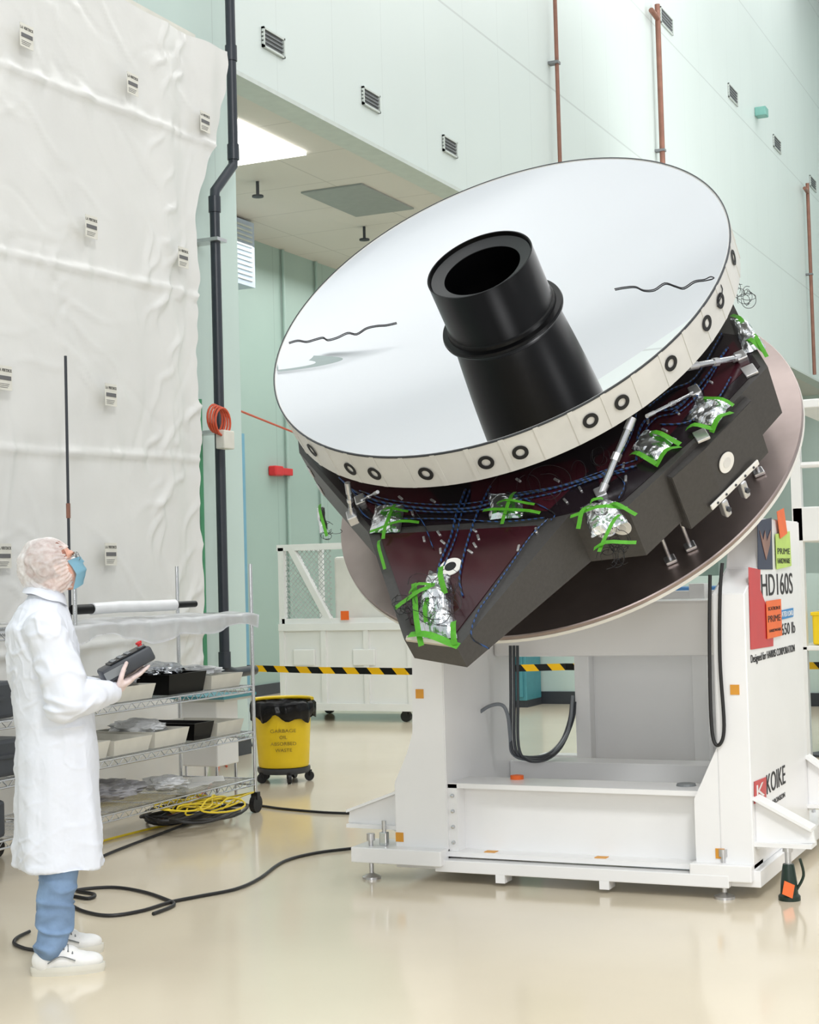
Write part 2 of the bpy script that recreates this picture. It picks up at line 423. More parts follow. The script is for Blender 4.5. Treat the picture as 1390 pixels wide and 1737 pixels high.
for (px,py) in [(45,62),(225,143),(348,207),(155,385),(311,437),(188,670),(8,641),(188,940),(7,943)]:
    q=hit(px,py,0,XT+.07)
    w,h=.145,.165
    L_=box('printed_tag',q.x,q.x+.003,q.y-w/2,q.y+w/2,q.z-h/2,q.z+h/2,m_tray,E,label='printed tag with black band')
    bm=bmesh.new(); addbox(bm,q.x+.003,q.x+.006,q.y-w*.42,q.y+w*.42,q.z-.014,q.z+.014)
    for kk in range(3): addbox(bm,q.x+.003,q.x+.005,q.y-w*.4,q.y+w*(.3-.06*kk),q.z-.042-.012*kk,q.z-.039-.012*kk)
    fb('black_band',bm,m_fade,L_)
    text('lettering','L.A. VERTDECK',m_ink,L_,(q.x+.004,q.y-w*.48,q.z+.042),(0,1,0),(0,0,1),w*.96,.02)
# ------------------------------------------------------------------ mirror frame
Cc=CAM+RT*.417+UP*1.082+FW*7.957
nn=(RT*-.3757+UP*.7213+FW*-.5819).normalized()
eu=(RT*.906+UP*.413+FW*-.093); eu=(eu-nn*eu.dot(nn)).normalized(); ey=nn.cross(eu)
MM=Matrix(((eu.x,ey.x,nn.x,Cc.x),(eu.y,ey.y,nn.y,Cc.y),(eu.z,ey.z,nn.z,Cc.z),(0,0,0,1)))
MI=MM.inverted()
def lh(px,py,z):
    o=MI@CAM; d=MI.to_3x3()@ray(px,py); t=(z-o.z)/d.z; return o+d*t
def ch(px,py,r):
    o=MI@CAM; d=MI.to_3x3()@ray(px,py)
    A=d.x**2+d.y**2; B=2*(o.x*d.x+o.y*d.y); C=o.x**2+o.y**2-r*r; D=B*B-4*A*C
    if D<0: D=0
    t=(-B-math.sqrt(D))/(2*A); return o+d*t
MA=empty('telescope_mirror_assembly',mat=MM,label='huge round telescope mirror on dark support structure, tilted upward',cat='telescope mirror')
Rc=4.8; sag=1.2**2/(2*Rc)
def sh(px,py,lift=.004):
    z=0
    for _ in range(8):
        q=lh(px,py,z); z=(q.x**2+q.y**2)/(2*Rc)-sag+lift
    return lh(px,py,z)
def refl(px,py):
    q=sh(px,py,0); n=Vector((-q.x/Rc,-q.y/Rc,1)).normalized()
    d=(MI.to_3x3()@ray(px,py)).normalized(); r=d-2*d.dot(n)*n
    P_=MM@q; r=(MM.to_3x3()@r).normalized()
    tc_=(17-P_.z)/r.z if r.z>0 else 1e9; tw=(XW-P_.x)/r.x if r.x<0 else 1e9
    return ('C' if tc_<tw else 'W'), P_+r*min(tc_,tw)
rr_=[(refl(x,600),refl(x,606)) for x in range(545,640,6)]
kinds={k for pr in rr_ for k,v in pr}
if len(kinds)==1:
    k=kinds.pop(); off=Vector((.004,0,0)) if k=='W' else Vector((0,0,-.004))
    bm=bmesh.new(); prev=None
    for (k1,v1),(k2,v2) in rr_:
        c_=[bm.verts.new(v1+off),bm.verts.new(v2+off)]
        if prev: bm.faces.new((prev[0],prev[1],c_[1],c_[0]))
        prev=c_
    fb('long_air_grille',bm,M('grille_dark',(124,142,138),.5),label='long gray-green air grille high up in the hall',cat='vent')
bm=bmesh.new()
prof=[(r,r*r/(2*Rc)-sag) for r in [.28+(1.2-.28)*i/60 for i in range(61)]]
lathe(bm,prof,256)
fb('mirror_face',bm,m_mirror,MA,smooth='all',label='polished silvery concave mirror surface')
bm=bmesh.new(); lathe(bm,[(.3,-.16),(.3,-.19),(1.203,-.19),(1.203,.0),(1.196,.002),(1.193,-.008),(.9,-.11)],160)
for k in range(46):
    t=2*math.pi*k/46; tf=Matrix.Rotation(t,4,'Z'); addbox(bm,1.202,1.206,-.012,.012,-.188,-.003,tf=tf)
fb('mirror_rim',bm,m_rim,MA,smooth=True,label='pale glass edge of the mirror')
bm=bmesh.new(); lathe(bm,[(1.2032,-.006),(1.206,-.006),(1.206,.004),(1.2,.004)],160)
fb('edge_line',bm,m_dgray,MA)
for (px,py) in [(530,763),(595,795),(636,803),(723,803),(825,784),(883,767),(1002,713),(1055,682),(1138,616),(1199,548),(1222,510),(1244,437)]:
    q=ch(px,py,1.205); q.z=max(-.15,min(-.05,q.z)); rad=Vector((q.x,q.y,0)).normalized()
    tf=frame(Vector((rad.x,rad.y,0))*1.207+Vector((0,0,q.z)),(-rad.y,rad.x,0),(0,0,1))
    bm=bmesh.new(); lathe(bm,[(.02,.0),(.02,.003),(.037,.003),(.037,0)],32,tf)
    fb('target_marker',bm,m_ink,MA,label='black ring target sticker on the rim')
bm=bmesh.new()
lathe(bm,[(.285,-.165),(.285,-.15),(.318,-.148),(.322,-.136),(.318,-.126),(.292,-.122),(.288,-.105),(.280,-.10),(.278,-.07),(.276,.195),(.269,.195),(.264,.17),(.235,.155),(.205,.15),(.202,-.16)],96)
fb('central_baffle',bm,m_black,MA,smooth=True,label='black stepped central baffle tube')
bm=bmesh.new(); lathe(bm,[(.2,.152),(.262,.172),(.262,.176),(.2,.156)],96,close=True)
fb('baffle_inner_ledge',bm,M('dark_ledge',(26,27,29),.45),MA,smooth=True)
w1=[(490,581),(505,577),(520,579),(535,575),(548,572),(556,576),(572,572),(590,564),(605,566),(622,556),(640,552),(655,551),(673,547)]
tube('mirror_wire',[sh(x,y) for x,y in w1],.003,m_rubber,MA,5,4,label='thin black wavy wire lying across the mirror')
w2=[(1043,490),(1060,487),(1078,486),(1092,492),(1110,491),(1128,480),(1146,485),(1160,488),(1178,477),(1196,474),(1210,470)]
tube('mirror_wire',[sh(x,y) for x,y in w2]+[ch(1226,490,1.212),ch(1217,520,1.212)],.003,m_rubber,MA,5,4,label='thin black wavy wire lying across the mirror')
# support structure
ZT=-.40
top=[(508,768),(625,903),(686,1085),(776,1100),(968,872),(1064,860),(1128,800),(1180,750),(1303,622),(1268,565)]
th=[.29,.28,.12,.12,.30,.30,.30,.30,.28,.28]
tp=[lh(x,y,ZT) for x,y in top]
back=[Vector((1.15,.55,ZT)),Vector((.5,1.1,ZT)),Vector((-.5,1.1,ZT)),Vector((-1.2,.85,ZT))]
allp=tp+back; ths=th+[.26]*4
bm=bmesh.new()
T=[bm.verts.new(q) for q in allp]; Bv=[bm.verts.new(q-Vector((0,0,h))) for q,h in zip(allp,ths)]
bm.faces.new(T); f2=bm.faces.new(Bv[::-1])
for i in range(len(T)): bm.faces.new((T[i],Bv[i],Bv[(i+1)%len(T)],T[(i+1)%len(T)]))
bmesh.ops.triangulate(bm,faces=[f2])
sup=fb('support_structure',bm,m_comp,MA,label='dark charcoal composite support structure with projecting arm')
cen=Vector((sum(q.x for q in allp)/len(allp),sum(q.y for q in allp)/len(allp),ZT))
def sidehit(px,py,lift=.004):
    best=None; o_=MI@CAM; d_=MI.to_3x3()@ray(px,py)
    for i in range(len(allp)):
        A=allp[i]; B=allp[(i+1)%len(allp)]; e_=(B-A); nr=Vector((e_.y,-e_.x,0)).normalized()
        if d_.dot(nr)>=0: nr=-nr
        t=(A-o_).dot(nr)/d_.dot(nr); h_=o_+d_*t; s=(h_-A).dot(e_)/e_.length_squared
        if -.02<=s<=1.02 and ZT-.40<h_.z<ZT+.02 and (best is None or t<best[0]): best=(t,h_,nr)
    if best is None: return None
    return best[1]+best[2]*lift,best[2]
def sframe(q,n):
    x=Vector((-n.y,n.x,0)); tf=frame(q,x,(0,0,1))
    if Vector((tf[0][2],tf[1][2],tf[2][2])).dot(n)<0: tf=frame(q,-x,(0,0,1))
    return tf
def panel(pxs,mat,z=ZT,h=.004,name='top_panel',par=None):
    return prism(name,[lh(x,y,z) for x,y in pxs],(0,0,h),mat,par or MA)
panel([(520,770),(632,897),(930,880),(1058,850),(1125,790),(1176,745),(1290,622),(1255,570),(1180,560),(900,700),(600,700)],m_plumd)
panel([(645,908),(698,1060),(772,1078),(912,893)],m_plum,h=.006)
panel([(560,790),(640,880),(760,868),(700,800)],m_plum,h=.006)
panel([(800,820),(800,870),(930,868),(1000,800),(980,780)],m_plum,h=.006)
panel([(1010,780),(1020,830),(1110,770),(1180,690),(1170,650)],m_plum,h=.006)
panel([(1190,640),(1200,690),(1275,620),(1245,580)],m_plum,h=.006)
panel([(690,1088),(774,1099),(776,1094),(692,1081)],M('light_end_strip',(180,172,158),.5),h=.012,name='end_strip')
A_=tp[7]; B_=tp[8]; d=(B_-A_).normalized(); o_=Vector((d.y,-d.x,0)); 
if o_.dot(A_-cen)<0: o_=-o_
prism('side_block',[tp[6]-o_*.03,tp[6]+o_*.03,A_+o_*.045,A_.lerp(B_,.64)+o_*.045,A_.lerp(B_,.68)-o_*.03],(0,0,-.32),m_comp,MA,bev=.003,tf=Matrix.Translation((0,0,-.03)))
def strut(a_,za,b_,zb,r=.018):
    A=lh(*a_,za); B=lh(*b_,zb)
    E=tube('strut',[A,B],r,m_chrome,MA,14,label='shiny metal support strut')
    d=(B-A).normalized()
    for q,s in ((A,1),(B,-1)):
        tube('end_fitting',[q-d*.01*s,q+d*.05*s],r*1.25,m_alu,E,10)
    L=(B-A).length
    tube('adjuster_nut',[A+d*L*.45,A+d*L*.55],r*1.35,m_alu,E,6)
    tf=frame(B,(1,0,0),(0,1,0)); bm=bmesh.new(); addbox(bm,-.025,.025,-.035,.035,-.03,.018,.005,tf); fb('clevis',bm,m_alu,E)
strut((1072,712),-.22,(1020,838),ZT+.01,.016); strut((1170,622),-.22,(1258,606),ZT+.01,.015); strut((590,822),-.22,(598,876),ZT+.01,.012)
strut((1100,705),-.22,(1180,665),ZT+.01,.008); strut((640,835),-.22,(612,850),ZT+.01,.007)
for (px,py,z,r) in [(765,962,ZT+.008,.055),(590,925,None,.045),(1218,780,None,.05),(1055,893,None,.045)]:
    bm=bmesh.new()
    if z is not None: tf=frame(lh(px,py,z),(1,0,0),(0,1,0))
    else:
        sq=sidehit(px,py,.05 if px>1200 else .004)
        if sq is None: bm.free(); continue
        tf=sframe(*sq)
    lathe(bm,[(.0,.0),(.0,.002),(r*.5,.002),(r*.5,.004),(r,.004),(r,0)],32,tf)
    fb('round_target',bm,m_platee,MA,label='white round target sticker')
    bm=bmesh.new(); lathe(bm,[(0,.003),(0,.006),(r*.5,.006),(r*.5,.003)],24,tf); fb('target_centre',bm,m_ink if z is not None else m_rim,MA)
def lc(pxs,r=.009,z=ZT+.013,mat=None,nm='cable_harness',n=6):
    return tube(nm,[lh(x,y,z) for x,y in pxs],r*.55,mat or m_bcable,MA,n,4,label='blue banded cable harness')
lc([(596,830),(640,850),(720,862),(800,862),(860,845),(930,830),(1000,812),(1080,790)],.011)
lc([(600,838),(650,858),(730,868),(810,866),(860,852),(940,836),(1010,812),(1060,800)],.008)
lc([(610,832),(660,848),(740,856),(810,852),(870,838),(950,824),(1020,800),(1080,780)],.006)
lc([(790,830),(775,870),(765,910),(745,960),(740,1000)],.010); lc([(798,830),(783,872),(773,912),(753,960)],.007)
lc([(832,825),(810,870),(790,930),(780,980),(785,1010)],.009)
lc([(930,880),(900,910),(865,960),(830,1010),(810,1040),(800,1080),(830,1100)],.007)
lc([(1080,780),(1085,730),(1110,700),(1150,690),(1190,650),(1235,590)],.011); lc([(1088,778),(1093,735),(1115,708),(1155,697),(1196,655),(1228,600)],.007)
lc([(1000,815),(1040,790),(1070,740),(1080,700)],.009)
lc([(1120,720),(1170,715),(1215,680),(1240,640)],.008)
lc([(640,880),(760,880),(850,885),(925,878)],.006)
lc([(575,810),(600,835),(615,870),(640,885)],.008); lc([(1100,690),(1140,660),(1180,640),(1225,565)],.007)
lc([(860,835),(900,850),(940,870),(935,882)],.005); lc([(700,860),(720,890),(735,930)],.005); lc([(1040,800),(1060,820),(1050,845)],.005); lc([(1140,700),(1165,680),(1180,650)],.005)
for (px,py) in [(745,905),(752,920),(748,935),(805,900),(812,912),(806,925),(798,936),(700,870),(735,850),(985,830),(945,815),(880,815),(1150,700),(1100,715),(1205,648),(1178,665),(910,900),(880,930),(720,915),(1030,805),(1058,790),(1128,730),(1062,812),(960,850),(680,845)]:
    q=lh(px,py,ZT+.006); tf=frame(q,(random.random()-.5,1,0),(1,0,0)); bm=bmesh.new(); addbox(bm,-.02,.02,-.006,.006,-.006,.012,.003,tf); fb('connector',bm,m_alu,MA)
def foil(px,py,wx,wy,z=ZT,h=.03):
    q=lh(px,py,z); bm=bmesh.new(); bmesh.ops.create_icosphere(bm,subdivisions=4,radius=1)
    for v in bm.verts:
        k=v.co.copy(); n1=noise.noise(k*2.2+Vector((px,py,0))*.1); n2=abs(noise.noise(k*5+Vector((py,px,1))*.1))
        f=1+.3*n1+.15*n2
        s=Vector((abs(k.x)**.6*math.copysign(1,k.x),abs(k.y)**.6*math.copysign(1,k.y),k.z))*f
        zz=s.z*h+.35*h*noise.noise(k*7+Vector((px,0,0)))
        v.co=Vector((q.x+s.x*wx,q.y+s.y*wy,q.z+max(-.008,zz)))
    return fb('foil_wrap',bm,m_foil,MA,smooth=False,label='crumpled silver foil wrap')
def sheet(c,dome,z=ZT+.006,n=16,skirt=.0):
    P4=[lh(x,y,z) for x,y in c]; bm=bmesh.new(); g=[]
    for i in range(n+1):
        row=[]
        for j in range(n+1):
            u,v=i/n,j/n; q=P4[0].lerp(P4[1],u).lerp(P4[3].lerp(P4[2],u),v)
            w=(1-(2*u-1)**4)*(1-(2*v-1)**4)
            k=Vector((q.x*16,q.y*16,c[0][0]))
            q.z+=dome*w*(.75+.5*noise.noise(k*.5))+.010*(1-abs(noise.noise(k))*2)*(.4+w)*.7+.004*noise.noise(k*3)
            q.x+=.006*noise.noise(k*1.3); q.y+=.008*noise.noise(k*1.7+Vector((5,0,0)))
            row.append(bm.verts.new(q))
        g.append(row)
    for i in range(n):
        for j in range(n): bm.faces.new((g[i][j],g[i+1][j],g[i+1][j+1],g[i][j+1]))
    bmesh.ops.triangulate(bm,faces=list(bm.faces))
    bmesh.ops.solidify(bm,geom=list(bm.faces),thickness=.001)
    return fb('foil_cover',bm,m_foil,MA,smooth=False,label='crinkled silver foil cover')
sheet([(637,858),(688,855),(680,903),(628,905)],.025)
sheet([(828,838),(885,840),(888,878),(832,882)],.022)
sheet([(1098,728),(1150,745),(1112,782),(1072,762)],.03)
sheet([(1185,672),(1243,683),(1215,724),(1165,712)],.03)
sheet([(728,968),(764,975),(776,1084),(704,1082)],.07,n=22)
sheet([(985,862),(1045,850),(1066,885),(1005,912)],.08,n=22)
foil(1030,893,.05,.06,z=ZT-.07,h=.09)
sheet([(1240,540),(1268,545),(1300,590),(1262,600)],.05)
sheet([(538,862),(550,860),(556,900),(543,905)],.02,z=ZT-.1)
def tape(x0,y0,x1,y1,w=.035,z=ZT+.045):
    A=lh(x0,y0,z); B=lh(x1,y1,z); d=(B-A).normalized(); s=Vector((-d.y,d.x,0))*w*.42
    n=6; bm=bmesh.new(); prev=None
    for i in range(n+1):
        t=i/n; c=A.lerp(B,t); c.z+=.006*math.sin(t*7+x0)+.025*math.sin(t*math.pi)-.02
        k=[bm.verts.new(c+s),bm.verts.new(c-s)]
        if prev: bm.faces.new((prev[0],prev[1],k[1],k[0]))
        prev=k
    bmesh.ops.solidify(bm,geom=list(bm.faces),thickness=.002)
    fb('green_tape_strip',bm,m_green,MA,label='bright green adhesive tape strip')
for t in [(625,897,708,880,.022),(648,910,668,852,.022),(640,865,690,862,.018),(818,862,915,866,.022),(850,885,872,830,.022),(835,850,905,850,.018)]:
    tape(*t)
for t in [(668,1028,735,990,.03),(690,1070,775,1090,.04),(745,955,752,1000,.03),(700,985,712,1090,.03),(725,1000,720,1050,.022),(768,1050,770,1090,.03),(690,1000,735,985,.022)]:
    tape(*t,z=ZT+.09)
for t in [(965,870,1062,855,.026),(978,890,1000,850,.026),(1030,850,1078,868,.022),(1005,925,1078,915,.026),(1050,868,1015,932,.022),(1000,850,1022,842,.022)]:
    tape(*t,z=ZT+.11)
for t in [(1068,764,1112,782,.03),(1092,728,1152,747,.03),(1110,784,1152,750,.03),(1162,722,1210,722,.03),(1190,670,1243,682,.022),(1205,726,1240,692,.035),(1240,530,1262,545,.026),(1262,570,1295,590,.026),(1275,560,1300,600,.022),
          (640,910,650,960,.018),(540,850,552,905,.018)]:
    tape(*t)
bm=bmesh.new()
for (cx,cy,sp,nw,zz) in [(735,1010,55,16,ZT+.06),(1045,930,35,14,ZT-.12),(1262,500,28,10,ZT+.12),(900,840,70,5,ZT+.03),(560,900,22,5,ZT-.12),(1000,790,40,4,ZT+.03),(690,1030,30,8,ZT+.05)]:
    for i in range(nw):
        pts=[]; ph=random.random()*6; x,y=cx+random.uniform(-sp,sp)*.5,cy+random.uniform(-sp,sp)*.5
        rx,ry=random.uniform(.4,1)*sp,random.uniform(.3,.9)*sp
        for k in range(7):
            t=ph+k*.8; pts.append(lh(x+rx*math.cos(t)*.6,y+ry*math.sin(t)*.6,zz+random.uniform(-.03,.05)))
        sweep(bm,cat(pts,4),.0014,4)
fb('loose_wires',bm,m_ink,MA,label='tangle of thin black wires',kind='stuff')
for (px,py) in [(1190,738),(1272,628)]:
    q=lh(px,py,ZT+.012); tf=frame(q,(1,0,0),(0,1,0)); bm=bmesh.new(); addbox(bm,-.03,.03,-.04,.04,-.01,.004,.003,tf); fb('bolt_plate',bm,m_alu,MA)
for (px,py) in [(528,800),(570,878),(545,830)]:
    sq=sidehit(px,py)
    if sq: bm=bmesh.new(); addbox(bm,-.025,.025,-.03,.03,-.003,.004,.002,sframe(*sq)); fb('bolt_plate',bm,m_alu,MA)
PZ=-1.094; PX=-.01; PR=1.30
for (px,py) in [(1205,905),(1130,905),(1290,742),(640,975)]:
    q=lh(px,py,-.85); rr=math.hypot(q.x-PX,q.y)
    if rr>1.16: q.x=PX+(q.x-PX)*1.16/rr; q.y*=1.16/rr
    E=tube('standoff_leg',[(q.x,q.y,-.64),(q.x,q.y,PZ)],.009,m_alu,MA,14,label='metal standoff leg')
    tf=Matrix.Translation((q.x,q.y,PZ)); bm=bmesh.new(); addbox(bm,-.028,.028,-.026,.026,0,.02,.005,tf); fb('foot_block',bm,m_alu,E)
    bm=bmesh.new(); addbox(bm,-.018,.018,-.018,.018,.2,.24,.006,tf); fb('clamp_block',bm,m_platee,E)
bm=bmesh.new(); lathe(bm,[(0,-.6),(.7,-.6),(.75,PZ+.003),(0,PZ+.003)],48); fb('adapter_ring',bm,m_comp,MA,smooth=True)
s0=sidehit(1192,856,.050); s1=sidehit(1268,780,.050)
if s0 and s1:
    A,B=s0[0],s1[0]; d=(B-A); d.z=0; tf=sframe(A,s0[1]); sg=1 if d.dot(Vector((tf[0][0],tf[1][0],0)))>0 else -1
    L=d.length; x0,x1=(0,L) if sg>0 else (-L,0)
    bm=bmesh.new(); addbox(bm,x0,x1,-.014,.014,0,.01,.003,tf); E=fb('mounting_strip',bm,m_platee,MA)
    for t in (.12,.3,.5,.7,.88):
        xx=x0+(x1-x0)*t; bm=bmesh.new(); lathe(bm,[(0,.009),(.006,.009),(.006,.014),(0,.014)],12,tf@Matrix.Translation((xx,0,0))); fb('strip_bolt',bm,m_dgray,E)
    for t in (.22,.62):
        xx=x0+(x1-x0)*t; t3=tf@Matrix.Translation((xx,-.065,0)); bm=bmesh.new(); addbox(bm,-.018,.018,-.045,.05,-.02,.02,.008,t3); E2=fb('clevis_bracket',bm,m_alu,MA)
        bm=bmesh.new(); lathe(bm,[(0,.018),(.012,.018),(.012,.032),(0,.032)],16,t3); fb('pin',bm,m_dgray,E2)
# ------------------------------------------------------------------ positioner
P=empty('tilting_positioner',(-2.65,8.2,0),'large white steel tilting positioner carrying the telescope mirror','positioner')
MP=MM@Matrix.Translation((PX,0,0))
bm=bmesh.new(); lathe(bm,[(0,PZ-.002),(PR-.005,PZ-.002),(PR,PZ-.007),(PR,PZ-.025),(0,PZ-.025)],128)
fp=fb('faceplate',bm,m_plate,P,tf=MP,smooth=True,label='large round turned metal faceplate')
bm=bmesh.new(); lathe(bm,[(PR-.08,PZ-.026),(PR+.002,PZ-.026),(PR+.002,PZ-.045),(PR-.08,PZ-.06)],128,close=True); fb('faceplate_rim',bm,m_platee,fp,tf=MP,smooth=True)
bm=bmesh.new(); lathe(bm,[(0,PZ-.025),(.62,PZ-.025),(.62,PZ-.12),(.45,PZ-.14),(.45,PZ-.41),(0,PZ-.41)],64); fb('rotary_hub',bm,m_white2,P,tf=MP,smooth=True)
XL0,XL1,XR0,XR1=-3.54,-3.36,-1.93,-1.77
YF=7.6; YB=8.97
box('tilt_yoke',XL1,XR0,8.3,8.6,1.12,1.42,m_white2,P,bev=.02)
lc_=[(XL0,YF,1.20),(XL0,YF,.76),(XL0-.04,YF,.66),(XL0-.12,YF,.50),(XL0-.12,YF,.14),(XL1,YF,.14),(XL1,YF,1.20)]
prism('side_column',lc_,(0,YB-YF-.35,0),m_white2,P,bev=.006)
rc=[(XR1,YF,.14),(XR1,YF,1.46),(XR1,YF+.32,1.58),(XR1,YF+.42,1.83),(XR1,YB,1.83),(XR1,YB,.14)]
prism('side_column',rc,(XR0-XR1,0,0),m_white2,P,bev=.006,label='white column with printed lettering and stickers')
prism('gusset',[(XR0,YF,.72),(XR0-.12,YF,.47),(XR0-.12,YF,.14),(XR0,YF,.14)],(0,.25,0),m_white2,P)
XA,XB=XL1,XR0
bm=bmesh.new(); addbox(bm,XA,XB,YF+.12,YF+.15,.14,.5); addbox(bm,XA,XB,YF+.02,YF+.3,.48,.505); addbox(bm,XA,XB,YF+.0,YF+.15,.13,.155)
addbox(bm,XA,XA+.05,YF+.02,YF+.14,.14,.5); addbox(bm,XB-.05,XB,YF+.02,YF+.14,.14,.5)
fb('front_beam',bm,m_white2,P)
for x in (XA+.025,XB-.025):
    for zz in (.2,.28,.36,.44):
        bm=bmesh.new(); lathe(bm,[(0,.0),(.011,.0),(.009,-.012),(0,-.014)],10,frame((x,YF+.02,zz),(1,0,0),(0,0,1))@Matrix.Rotation(math.pi,4,'X'))
        fb('bolt',bm,m_chrome,P)
box('rear_beam',XA,XB,8.5,8.72,.3,.52,m_white2,P,bev=.008)
box('base_deck',XA,XB,YF+.3,8.5,.3,.33,m_white2,P)
box('bottom_rail',XA-.05,XB+.05,YF-.06,YF+.04,.06,.12,m_white2,P,bev=.004)
for x in (-3.05,-2.5): box('rail_block',x-.025,x+.025,YF-.06,YF+.04,.02,.062,m_white2,P)
box('side_rail',XR0,XR1+.03,YF,9.6,.06,.14,m_white2,P,bev=.004)
box('side_rail',XL0-.12,XL1,YF,9.6,.06,.14,m_white2,P,bev=.004)
box('rear_panel',-3.1,-2.24,8.95,8.98,.3,1.46,m_white2,P,bev=.005)
for x in (-3.08,-2.38): box('panel_rib',x,x+.09,8.86,8.95,.3,1.5,m_white2,P,bev=.005)
box('rear_crossmember',XA,XB,8.98,9.1,.2,.5,m_white2,P)
def pad(x,y,nm='leveling_foot'):
    bm=bmesh.new(); lathe(bm,[(0,0),(.05,0),(.05,.012),(.02,.025),(.012,.03),(.012,.20),(.022,.20),(.022,.235),(0,.235)],16,Matrix.Translation((x,y,0)))
    fb(nm,bm,m_alu,P,smooth=True)
q1=hit(631,1490,2,0); q2=hit(1230,1524,2,0)
for q,xa,xb in ((q1,q1.x-.09,XL1),(q2,XR0-.14,XR1)):
    box('foot_plate',xa,xb,min(q.y-.06,YF),YF+.2,.09,.17,m_white2,P,bev=.006); pad(q.x,q.y)
pad(XR1-.08,9.5); pad(XL0,9.5)
def outr(y,s,x0,L,z0=.56,z1=.30):
    prism('outrigger',[(x0,y,z0),(x0+s*L,y,z1),(x0+s*(L+.01),y,z1-.06),(x0+s*L*.5,y,z1-.06),(x0,y,z1-.1)],(0,.03,0),m_white2,P,bev=.003)
    prism('outrigger_flange',[(x0,y-.04,z0+.0),(x0+s*L,y-.04,z1),(x0+s*L,y-.04,z1+.015),(x0,y-.04,z0+.015)],(0,.13,0),m_white2,P)
    box('outrigger_pad',min(x0,x0+s*L),max(x0,x0+s*L),y-.04,y+.09,z1-.08,z1-.06,m_white2,P)
outr(7.66,1,XR1,.27,.47,.33); outr(8.95,1,XR1,.27,.52,.33); outr(7.66,-1,XL0-.12,.30,.44,.33)
q=hit(655,1425,1,7.62); bm=bmesh.new(); addbox(bm,q.x-.02,q.x+.02,7.58,7.62,.17,.24,.004); lathe(bm,[(0,.24),(.012,.24),(.012,.3),(0,.3)],12,Matrix.Translation((q.x,7.6,0))); fb('jack_screw',bm,m_chrome,P)
def hose(pxs,y,r,mat=m_dgray,nm='hose'):
    tube(nm,[hit(q[0],q[1],1,q[2] if len(q)>2 else y) for q in pxs],r,mat,P,8,6)
hose([(763,1150),(762,1190),(775,1212),(800,1216),(830,1198),(852,1196),(862,1215,8.12),(866,1250,8.15),(870,1278,8.2),(895,1288,8.3),(930,1280,8.5),(955,1258,8.7),(968,1225,8.83),(972,1180,8.85)],8.1,.010,M('gray_hose',(120,126,132),.4))
for k in range(3): hose([(866+k*6,1095),(867+k*6,1180),(868+k*6,1265),(885+k*5,1283+k*3,8.2),(925,1281+k*4,8.45),(952,1258+k*5,8.7),(966+k*3,1222,8.84),(970+k*3,1190,8.86)],8.16,.009)
hose([(1205,975),(1204,1080),(1206,1200),(1211,1255),(1222,1262),(1229,1230),(1222,1120),(1222,1010),(1226,955)],7.58,.009,m_rubber)
q=hit(845,1333,2,.505); bm=bmesh.new(); lathe(bm,[(0,0),(.035,0),(.035,.02),(0,.025)],20,Matrix.Translation((q.x,YF+.25,.505))); fb('orange_cap',bm,m_orange,P)
q=hit(1150,1340,2,.505); bm=bmesh.new(); lathe(bm,[(0,0),(.05,0),(.045,.012),(0,.014)],20,Matrix.Translation((q.x,YF+.2,.505))); fb('round_cover',bm,m_gray,P)
for (px,py,y) in [(712,1177,YF),(1247,1170,YF),(678,1420,YF),(1222,1448,YF)]:
    q=hit(px,py,1,y-.003); box('warning_sticker',q.x-.022,q.x+.022,y-.004,y,q.z-.024,q.z+.024,m_osticker,P,label='small orange warning sticker')
for (px,py) in [(857,1434),(1047,1440)]:
    q=hit(px,py,2,.156); box('warning_sticker',q.x-.03,q.x+.03,YF+.03,YF+.08,.155,.158,m_osticker,P,label='small orange warning sticker')
xs=XR1+.002; Y=(0,1,0); Z=(0,0,1)
def onside(px,py): return hit(px,py,0,xs)
def stext(body,pxl,pxr,pyt,pyb,mat,nm='lettering',lift=0):
    a_=onside(pxl,pyb); b_=onside(pxr,pyb); h=onside(pxl,pyt).z-a_.z
    text(nm,body,mat,P,(xs+lift,a_.y,a_.z),Y,Z,b_.y-a_.y,h)
stext('HD160S',1293,1346,974,1012,m_ink)
stext('650 lb',1327,1350,1058,1078,m_ink)
stext('Designed for HARRIS CORPORATION',1275,1350,1111,1129,m_ink)
stext('KOIKE',1302,1334,1314,1348,m_ink)
stext('ARONSON',1311,1333,1357,1366,m_ink)
def spoly(pxs,mat,nm,lift=0,label=None):
    pts=[onside(*q) for q in pxs]; return prism(nm,[(xs+lift,q.y,q.z) for q in pts],(.002,0,0),mat,P,label=label)
spoly([(1270,962),(1290,966),(1290,1000),(1312,1060),(1312,1096),(1274,1102)],m_red,'red_logo_block')
spoly([(1323,1036),(1346,1031),(1346,1046),(1323,1052)],m_blue,'blue_label')
stext('RATED LOAD',1324,1345,1038,1047,m_white,lift=.003)
spoly([(1280,1326),(1300,1318),(1300,1356),(1280,1364)],m_red,'red_logo_square')
stext('K',1284,1297,1332,1356,m_white,lift=.003)
spoly([(1285,884),(1309,878),(1311,966),(1286,966)],m_navy,'eagle_badge',label='dark badge with orange bird emblem')
spoly([(1297,900),(1300,918),(1307,898),(1305,925),(1299,950),(1293,925),(1288,900),(1294,916)],m_copper,'bird_emblem',.003)
spoly([(1298,1020),(1323,1016),(1325,1078),(1300,1084)],m_orange,'paper_tag',.006,'orange paper tag')
stext('PRIME',1301,1322,1045,1056,m_ink,lift=.009); stext('SCATRON II',1301,1321,1030,1036,m_ink,lift=.009); stext('HARDWARE',1303,1323,1068,1073,m_ink,lift=.009)
spoly([(1314,906),(1338,901),(1341,960),(1316,966)],m_lime,'paper_tag',.006,'lime green paper tag')
stext('PRIME',1317,1338,930,940,m_ink,lift=.009); stext('HARDWARE',1317,1338,947,956,m_ink,lift=.009)
